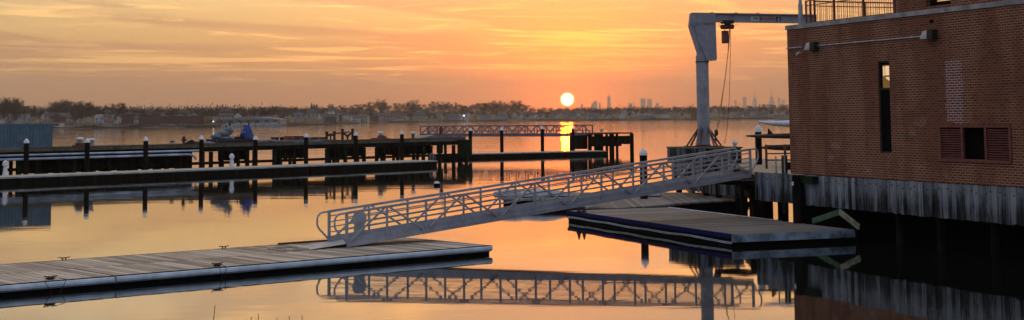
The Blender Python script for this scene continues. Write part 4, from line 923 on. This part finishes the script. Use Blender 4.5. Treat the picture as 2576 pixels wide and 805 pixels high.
# foreground stems rooted on the bank
k_ = 0
for px, yt, ln, lb in ((541,768,.8,'tallest bent dry stem at the bottom edge of photo'),(632,797,0,'dry stem tip left of a pair at bottom edge'),(650,789,.3,'dry stem leaning left at the bottom edge'),(697,799,.2,'short dry stem tip in the middle of the bottom stems'),(728,795,-.1,'short upright dry stem second from the right'),(760,792,0,'rightmost upright dry stem at the bottom edge')):
    D = 8.6+.12*k_; tip = aty(px, yt, D); k_ += 1; base = Vector((tip.x-.05, D+.05, 1.55)); mid = (tip+base)/2+Vector((.02*(-1)**k_, 0, 0))
    MB().tube([Vector((0,0,0)), mid-base, (tip-base)*.85+Vector((-.015 if px < 600 else .01,0,0)), tip-base], .006, 5, .002).build('dry_stem', M['twig'], None, lb, 'plant stem', 'dry stems along the bottom edge', loc=base)
# ------------------------------------------------------------------ far shore
TL = [(-200,262),(0,258),(20,249),(60,262),(100,268),(160,252),(210,258),(300,267),(350,275),(400,279),(500,274),(560,272),(640,270),(700,265),(800,268),(830,262),(900,262),(960,255),(1040,257),(1100,260),(1150,262),(1200,258),(1260,257),(1300,260),(1350,266),(1431,269),(1500,268),(1600,268),(1700,268),(1800,265),(1850,265),(1900,260),(1980,258),(2100,258),(2700,258)]
def bare_tree(seed, h=10., spread=.42, evergreen=False, dens=650):
    rnd = random.Random(seed); t = thing('bare_tree' if not evergreen else 'evergreen_tree', (0,0,0))
    tr_ = MB(); tr_.tube([(0,0,-.3),(0.1,0,h*.3),(.2,.1,h*.6)], h*.030, 7, h*.014)
    cr_ = MB()
    if evergreen:
        tr_.tube([(0.2,.1,h*.6),(.1,0,h*.97)], .12, 5, .03)
        for i in range(500):
            z = h*(.12+.88*rnd.random()**1.1); rmax = (1-z/h)*h*.22+.15; a_ = rnd.uniform(0, 6.28); r_ = rmax*rnd.uniform(.2, 1.1)
            p = Vector((r_*math.cos(a_), r_*math.sin(a_), z)); d = Vector((math.cos(a_), math.sin(a_), -.35))*rnd.uniform(.4,.9)*h*.09; s_ = Vector((-math.sin(a_), math.cos(a_), rnd.uniform(-.4,.4)))*h*.028
            cr_.add([p-s_, p+s_, p+d], [(0,1,2)])
    else:
        ends = []
        for i in range(14):
            a_ = i*2.4+rnd.random(); z0 = h*rnd.uniform(.15,.5); e = Vector((h*spread*.75*math.cos(a_)*rnd.uniform(.4,1), h*spread*.75*math.sin(a_)*rnd.uniform(.4,1), h*rnd.uniform(.38,.93)))
            s0 = Vector((.1,.05,z0)); m_ = (s0+e)/2+Vector((0,0,-h*.04)); tr_.tube([s0, m_, e], h*.012, 5, h*.004); ends += [m_, e]
            for j in range(3):
                e2 = e+Vector((rnd.uniform(-1,1), rnd.uniform(-1,1), rnd.uniform(-.2,1)))*h*.14; tr_.tube([m_.lerp(e, rnd.random()), e2], h*.005, 4, h*.002); ends.append(e2)
        for i in range(dens):
            c = rnd.choice(ends); p = c+Vector((rnd.gauss(0,1), rnd.gauss(0,1), rnd.gauss(0,.8)))*h*.055
            q = p-Vector((0,0,h*.35)); d = q.normalized()*h*rnd.uniform(.05,.13)+Vector((rnd.gauss(0,1),rnd.gauss(0,1),rnd.gauss(0,1)))*h*.02
            s_ = d.cross(Vector((rnd.random(), rnd.random(), rnd.random()))).normalized()*h*.0065
            cr_.add([p-s_, p+s_, p+d], [(0,1,2)])
    tr_.build('trunk', M['bark'], t); cr_.build('crown', M['everg'] if evergreen else M['bark'], t); return t
protos = [bare_tree(i, 10, .36+.05*(i % 3), dens=1000+200*(i % 3)) for i in range(6)]; everg = [bare_tree(20+i, 10, evergreen=True) for i in range(2)]
used = set()
LM_ = [(60,'behind the container'),(200,'left of the brick block'),(380,'above the flared posts'),(520,'by the brick block'),(700,'behind the marina shed'),(860,'around the pale square block'),(1000,'beyond the timber frame'),(1150,'above the lamp post'),(1290,'above the truss walkway'),(1420,'left of the sun'),(1500,'right of the sun'),(1620,'under the twin towers'),(1740,'left of the crane'),(1860,'right of the crane'),(3000,'beside the building corner')]
def place_words(px):
    for a_, b_ in LM_:
        if px < a_: return b_
rt = random.Random(3)
def put_tree(px, off, ytop=None, h=None, ev=False, wide=1.0):
    src = rt.choice(everg if ev else protos); p = land(px, off)
    if ytop is not None: h = max(5, aty(px, ytop, p.y).z-p.z)
    s = h/10
    key = id(src); kind_ = 'dark conical evergreen' if ev else ('tall bare winter tree' if h > 12 else 'low bare winter tree' if h < 8 else 'bare winter tree')
    row = 'on the far skyline' if ytop is not None else ('at the far water edge' if off < 80 else 'among the far houses')
    lb = f'{kind_} {row}, {place_words(px)}'
    if key not in used: used.add(key); o = src; o.location = p; o.rotation_euler = (0,0,rt.uniform(0,6.28)); o.scale = (s*wide, s*wide, s)
    else: o = copy_tree(src, loc=p, rz=rt.uniform(0,6.28), scale=(s*wide, s*wide, s))
    o['label'] = lb; o['category'] = 'tree'; o['group'] = 'trees on the far shore '+place_words(px)
special = [(20,249),(163,251),(30,254),(212,257),(150,257),(228,262),(296,263),(305,265),(130,266),(958,252),(1040,254),(965,257),(1122,255),(1130,258),(1215,257),(1250,255),(1262,258),(1270,259),(1298,254),(1302,256),(1095,258),(10,262),(190,264),(178,258)]
for px, y in special: put_tree(px, rt.uniform(180, 420) if px < 700 else rt.uniform(350, 700), ytop=y, wide=1.25)
for px, y in ((1147,257),(1219,258),(1292,260),(1912,262),(350,276),(797,262),(10,265)): put_tree(px, 300, ytop=y, ev=True)
for i in range(150):
    px = -60+2110*i/150+rt.uniform(-7,7)
    if px > 2020: continue
    y = lerp(TL, px)+rt.uniform(1.5, 8.5); put_tree(px, rt.uniform(150, 420) if px < 760 else rt.uniform(300, 900), ytop=y, wide=rt.uniform(1.1,1.6))
for i in range(110):
    px = rt.uniform(-60, 2020); off = rt.uniform(25, 420)
    put_tree(px, off, h=rt.uniform(4.5, 8.5), wide=rt.uniform(1,1.5), ev=rt.random() < .08)
# undergrowth and massed bare wood between them
wd_ = MB(); rw = random.Random(9)
for i in range(3000):
    px = rw.uniform(-80, 2060); off = rw.choice((rw.uniform(6, 40), rw.uniform(60, 500), rw.uniform(300, 850), rw.uniform(350, 850))); p = land(px, off)
    hh = rw.uniform(1.2, 3.0) if off < 200 else rw.uniform(4, 8.5); ww = hh*rw.uniform(.8, 1.8)
    for j in range(26):
        c = p+Vector((rw.gauss(0, .4)*ww, rw.gauss(0, .4)*ww, abs(rw.gauss(.35, .28))*hh)); d = Vector((rw.gauss(0,.5), rw.gauss(0,.5), 1)).normalized()*hh*rw.uniform(.2,.45)
        s_ = Vector((rw.gauss(0,1), rw.gauss(0,1), rw.gauss(0,.4))).normalized()*hh*rw.uniform(.03,.09)
        wd_.add([c-s_, c+s_, c+d], [(0,1,2)])
wd_.build('woodland', M['bark'], None, 'mass of bare brown undergrowth and scrub along the far shore', 'woodland', kind='stuff')
# houses
hp = {}
def house(wk, rk2, kind):
    t = thing('house', (0,0,0)); w2, d2, h2 = {'gable': (6,4.5,5.2), 'wide': (9,5,5.0), 'block': (8,6,7.5)}[kind]
    wa = MB(); wa.box(-w2,w2,-d2,d2,-1.5,h2)
    if kind != 'block': wa.add([(-w2,-d2,h2),(-w2,d2,h2),(-w2,0,h2+3.2),(w2,-d2,h2),(w2,d2,h2),(w2,0,h2+3.2)], [(0,2,1),(3,4,5)])
    wa.build('wall', M[wk], t); r = MB()
    if kind != 'block':
        for sg in (-1, 1):
            r.add([(-w2-.4,sg*(d2+.5),h2-.3),(w2+.4,sg*(d2+.5),h2-.3),(w2+.4,0,h2+3.4),(-w2-.4,0,h2+3.4),(-w2-.4,sg*(d2+.5),h2-.1),(w2+.4,sg*(d2+.5),h2-.1),(w2+.4,0,h2+3.6),(-w2-.4,0,h2+3.6)], [(0,1,2,3),(7,6,5,4),(0,4,5,1),(0,3,7,4),(1,5,6,2)])
    else: r.box(-w2-.3,w2+.3,-d2-.3,d2+.3,h2+.02,h2+.5)
    r.build('roof', M[rk2], t)
    for k in range(4):
        x = -w2+ (2*w2)*(k+.5)/4
        for z in ((1.0, 3.4) if kind != 'block' else (1,3.4,5.6)): MB().box(x-.6,x+.6,-d2-.06,-d2-.01,z,z+1.3).build('window', M['winm'], t)
    return t
kinds = [('hw','rd','gable','white gabled house with dark roof'),('hc','rb','gable','cream gabled house with brown roof'),('hg','rd','wide','long grey house with dark roof'),('hw','rg','wide','long white house with grey roof'),('hb','rd','block','flat roofed brick block'),('hp','rg','block','pale grey flat roofed block'),('hc','rd','wide','long cream house with dark roof'),('hw','rb','gable','white gabled house with brown roof')]
hs = [house(a_, b_, c_) for a_, b_, c_, d_ in kinds]; hused = set(); dd = {}
rh = random.Random(11)
for i in range(125):
    if i < 50: px = rh.uniform(-40, 380) if i < 34 else rh.uniform(380, 800)
    else: px = rh.uniform(800, 2010)
    off = rh.choice((35, 90, 150, 220, 300, 380))+rh.uniform(-15,15)
    if 390 < px < 720 and off < 130: off += 140
    k = rh.randrange(len(kinds)); src = hs[k]; p = land(px, off); s = rh.uniform(.6, 1.05)*(.95 if px > 700 else .8)
    if px > 1400: s *= .85
    rz = math.atan2(p.x, p.y)*-1+rh.choice((0, math.pi/2, .4, -.3))
    if k in hused: o = copy_tree(src, loc=p, rz=rz, scale=(s,s,s))
    else: hused.add(k); o = src; o.location = p; o.rotation_euler = (0,0,rz); o.scale = (s,s,s)
    row = 'at far water edge' if off < 70 else ('up the far slope' if off < 230 else 'near far treeline')
    o['label'] = f'{kinds[k][3]} {row}, {place_words(px)}'; o['category'] = 'house'; o['group'] = 'houses on the far shore '+place_words(px)
def bigbox(name, px0, px1, y0, off, dep, wall_m, roof_m, label, bands=0, curved=False):
    pc = land((px0+px1)/2, off); a_ = aty(px0, 300, pc.y).x; b_ = aty(px1, 300, pc.y).x; L = b_-a_; h = aty((px0+px1)/2, y0, pc.y).z-pc.z
    t = thing(name, ((a_+b_)/2, pc.y, pc.z), 0, label, 'building')
    MB().box(-L/2, L/2, 0, dep, -2, h*.62 if curved else h-.6).build('wall', wall_m, t)
    if curved:
        vs = []; n = 16
        for i in range(n+1): s = i/n; vs += [(-L/2+L*s, -.5, h*.62+h*.38*math.sin(math.pi*s)**.8), (-L/2+L*s, dep, h*.64+h*.38*math.sin(math.pi*s)**.8)]
        vs2 = [(v[0], -.5, h*.58) for v in vs[::2]]; r = MB().add(vs, [(2*i,2*i+2,2*i+3,2*i+1) for i in range(n)]); k = len(r.v)
        r.add(vs[::2]+vs2, [(i, n+1+i, n+2+i, i+1) for i in range(n)]); r.build('roof', roof_m, t)
    else: MB().box(-L/2-.4, L/2+.4, -.4, dep+.4, h-.58, h).build('roof', roof_m, t)
    for j in range(bands):
        for k in range(max(3, int(L/6))):
            x = -L/2+L*(k+.5)/max(3, int(L/6)); z = 1+3*j
            if z+1.4 < h*(.6 if curved else .95): MB().box(x-1.3, x+1.3, -.08, -.01, z, z+1.3).build('window', M['winm'], t)
    return t
bigbox('marina_shed', 545, 705, 295, 40, 30, M['hg'], M['hp'], 'long low marina shed with pale curved roof at the water edge', 1, True)
bigbox('brick_block', 388, 512, 292, 60, 20, M['hb'], M['rd'], 'long dark brick block on the far shore left of the marina shed', 2)
bigbox('square_block', 814, 836, 279, 170, 18, M['hw'], M['rg'], 'pale square block standing among trees right of the marina shed')
bigbox('apartment_block', 792, 811, 277, 240, 18, M['hp'], M['rg'], 'pale grey block just left of the pale square block', 2)
bigbox('apartment_block', 518, 534, 293, 70, 15, M['hp'], M['rg'], 'pale grey block at left end of the marina shed', 1)
bigbox('low_shed', 118, 148, 308, 10, 12, M['hw'], M['rg'], 'low white boathouse at the water edge right of the blue container', 1)
bigbox('low_shed', 1560, 1596, 280, 330, 20, M['hw'], M['hw'], 'low shed with bright white roof right of the hazy spire', 0)
bigbox('low_shed', 1610, 1650, 288, 60, 14, M['hp'], M['hw'], 'long low white shed at the water edge under the two hazy towers', 0)
bigbox('low_shed', 1665, 1685, 289, 60, 14, M['hw'], M['hw'], 'short low white shed near the water left of the crane', 0)
bigbox('terrace_block', 1948, 1974, 287, 90, 14, M['hp'], M['hw'], 'pale long block on the far shore close to the brick building corner', 1)
bigbox('low_shed', 1330, 1372, 297, 40, 14, M['hg'], M['hw'], 'long pale roofed shed at the water edge left of the sun', 0)
# domed house and mast on the left hill
dh = land(40, 330); tdm = thing('domed_house', dh, 0, 'house with small blue dome on the hill behind the blue container', 'house')
hd = aty(40, 256, dh.y).z-dh.z
MB().box(-9,9,-6,6,-1,hd-4.5).build('wall', M['hg'], tdm); MB().add([(-9.5,-6.5,hd-4.5),(9.5,-6.5,hd-4.5),(9.5,6.5,hd-4.5),(-9.5,6.5,hd-4.5),(0,0,hd-1.6)], [(0,1,4),(1,2,4),(2,3,4),(3,0,4)]).build('roof', M['rb'], tdm)
MB().lathe((0,0,hd-2.6), [(2.2,0),(2.2,.8),(1.9,1.5),(1.1,2.1),(.2,2.4)], 14).build('dome', M['tarpgrey'], tdm)
am = land(57, 330); tam = thing('antenna_mast', am, 0, 'thin antenna mast with short cross arms behind the blue container', 'antenna')
ha = aty(57, 252, am.y).z-am.z; MB().tube([(0,0,0),(0,0,ha)], .35, 6).build('pole', M['iron'], tam); m_ = MB()
for k in range(3): m_.box(-1.3,1.3,-.2,.2,ha-1.5-k*2,ha-1.1-k*2)
m_.build('arms', M['iron'], tam)
for px, y in ((784, 257), (790, 260)):
    sp_ = land(px, 420); hh = aty(px, y, sp_.y).z-sp_.z; t = thing('church_spire', sp_, 0, 'taller thin dark spire rising above trees left of the pale square block' if px == 784 else 'shorter thin dark spire just right of the taller one', 'spire')
    MB().box(-1.3,1.3,-1.3,1.3,0,hh*.6).build('tower', M['hb'], t); MB().add([(-1.4,-1.4,hh*.6),(1.4,-1.4,hh*.6),(1.4,1.4,hh*.6),(-1.4,1.4,hh*.6),(0,0,hh)], [(0,1,4),(1,2,4),(2,3,4),(3,0,4)]).build('spire', M['rd'], t)
# seawall strip
sw = MB(); prev = None
for px in range(-600, 2300, 30):
    D = shoreD(px)+6*math.sin(px*.05)+4*math.sin(px*.13)-1; X_ = (px-1288)/F*D; h_ = 1.3+.5*math.sin(px*.37)+.3*math.sin(px*.9)
    cur = [(X_, D, -.5), (X_, D+1, h_), (X_, D+4, h_)]
    if prev: sw.add(prev+cur, [(0,3,4,1), (1,4,5,2)])
    prev = cur
M['rock'] = mat('dark_shore_rock', (.045, .04, .038), .95, .5, .15); sw.build('seawall', M['rock'], kind='structure')
# boats by the marina
M['boatgrey'] = mat('dull_white_hull', (.36,.37,.38), .6, .1, 1)
bw = thing('moored_boat', (0,0,0)); MB().add([(-3.5,-1.1,0),(3,-1.1,0),(3,1.1,0),(-3.5,1.1,0),(-4,-1.3,1),(4.4,0,1.2),(3.2,-1.3,1.1),(3.2,1.3,1.1),(-4,1.3,1)], [(0,1,6,4),(1,5,6),(1,2,7,5),(2,3,8,7),(3,0,4,8),(4,6,5,7,8),(0,3,2,1)]).build('hull', M['boatgrey'], bw); MB().box(-1.5,1,-.8,.8,1.1,2.2).build('cabin', M['boatgrey'], bw)
rb_ = random.Random(5)
for i in range(20):
    px = 572+i*7.2+rb_.uniform(-2,2); D = shoreD(px)-rb_.uniform(14,24); X_ = (px-1288)/F*D
    o = bw if i == 0 else copy_tree(bw); o.location = (X_, D, 0); o.rotation_euler = (0,0,rb_.uniform(-.4,.4)); s = rb_.uniform(.7,1.1); o.scale = (s,s,s)
    tag(o, 'small white boat in the row moored before the marina shed', 'boat', 'white boats moored before the marina shed')
# shore lamps (lit)
def shore_lamp(px, y, off, m_, r, label):
    p = land(px, off); h = aty(px, y, p.y).z-p.z; t = thing('street_lamp', p, 0, label, 'street lamp'); MB().tube([(0,0,-1),(0,0,h-r*.9)], .15, 6).build('pole', M['iron'], t); MB().blob((0,-.3,h), r, r, r, 12, 8, 0).build('lamp', m_, t)
shore_lamp(1167, 291, 4, M['lamp'], .5, 'brightly lit lamp on the far shore with streak in the water')
shore_lamp(537, 305.5, 12, M['lamp_small'], .32, 'small lit lamp at left end of the marina shed')
# ------------------------------------------------------------------ hazy skyline
def tower(px0, px1, ytop, D, label, spire=None, steps=((0,1),), name='skyscraper'):
    pc = (px0+px1)/2; w_ = (px1-px0)/F*D; base = aty(pc, 300, D); h = aty(pc, ytop, D).z-5
    t = thing(name, (base.x, D, 5), 0, label, 'skyscraper', 'hazy city skyline')
    m_ = MB()
    for i, (z0f, wf_) in enumerate(steps):
        z1f = steps[i+1][0] if i+1 < len(steps) else 1
        m_.box(-w_*wf_/2, w_*wf_/2, -w_*wf_/2, w_*wf_/2, h*z0f, h*z1f)
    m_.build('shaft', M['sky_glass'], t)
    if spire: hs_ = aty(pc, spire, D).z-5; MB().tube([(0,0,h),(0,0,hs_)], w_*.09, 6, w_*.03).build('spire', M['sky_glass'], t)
    return t
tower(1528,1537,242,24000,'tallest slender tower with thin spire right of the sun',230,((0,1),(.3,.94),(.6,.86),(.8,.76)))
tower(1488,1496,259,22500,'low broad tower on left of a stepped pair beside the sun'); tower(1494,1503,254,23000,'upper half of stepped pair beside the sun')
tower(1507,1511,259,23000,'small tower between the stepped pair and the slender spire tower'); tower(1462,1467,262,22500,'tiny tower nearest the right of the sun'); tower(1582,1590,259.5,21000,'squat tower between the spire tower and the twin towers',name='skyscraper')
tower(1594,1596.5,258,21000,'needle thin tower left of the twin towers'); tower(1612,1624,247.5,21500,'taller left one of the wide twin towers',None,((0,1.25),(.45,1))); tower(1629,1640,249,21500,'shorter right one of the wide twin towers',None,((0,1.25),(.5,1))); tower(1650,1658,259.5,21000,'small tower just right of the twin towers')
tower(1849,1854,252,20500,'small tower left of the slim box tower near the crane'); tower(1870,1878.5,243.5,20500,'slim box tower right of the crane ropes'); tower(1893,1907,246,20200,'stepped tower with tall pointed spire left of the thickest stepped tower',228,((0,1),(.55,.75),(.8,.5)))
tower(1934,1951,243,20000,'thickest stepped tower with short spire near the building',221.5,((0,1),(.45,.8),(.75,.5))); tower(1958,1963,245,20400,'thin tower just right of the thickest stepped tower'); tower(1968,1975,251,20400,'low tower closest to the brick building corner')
# ------------------------------------------------------------------ haze
hb_ = MB().box(-14000, 14000, -3000, 26500, -4, 620)
hm = bpy.data.materials.new('haze'); hm.use_nodes = True; hn = hm.node_tree; hn.nodes.clear()
pv = hn.nodes.new('ShaderNodeVolumePrincipled'); pv.inputs['Color'].default_value = (.95, .83, .70, 1); pv.inputs['Density'].default_value = 8.0e-5; pv.inputs['Anisotropy'].default_value = .45
ho_ = hn.nodes.new('ShaderNodeOutputMaterial'); hn.links.new(pv.outputs[0], ho_.inputs['Volume'])
hb_.build('haze', hm, kind='stuff')
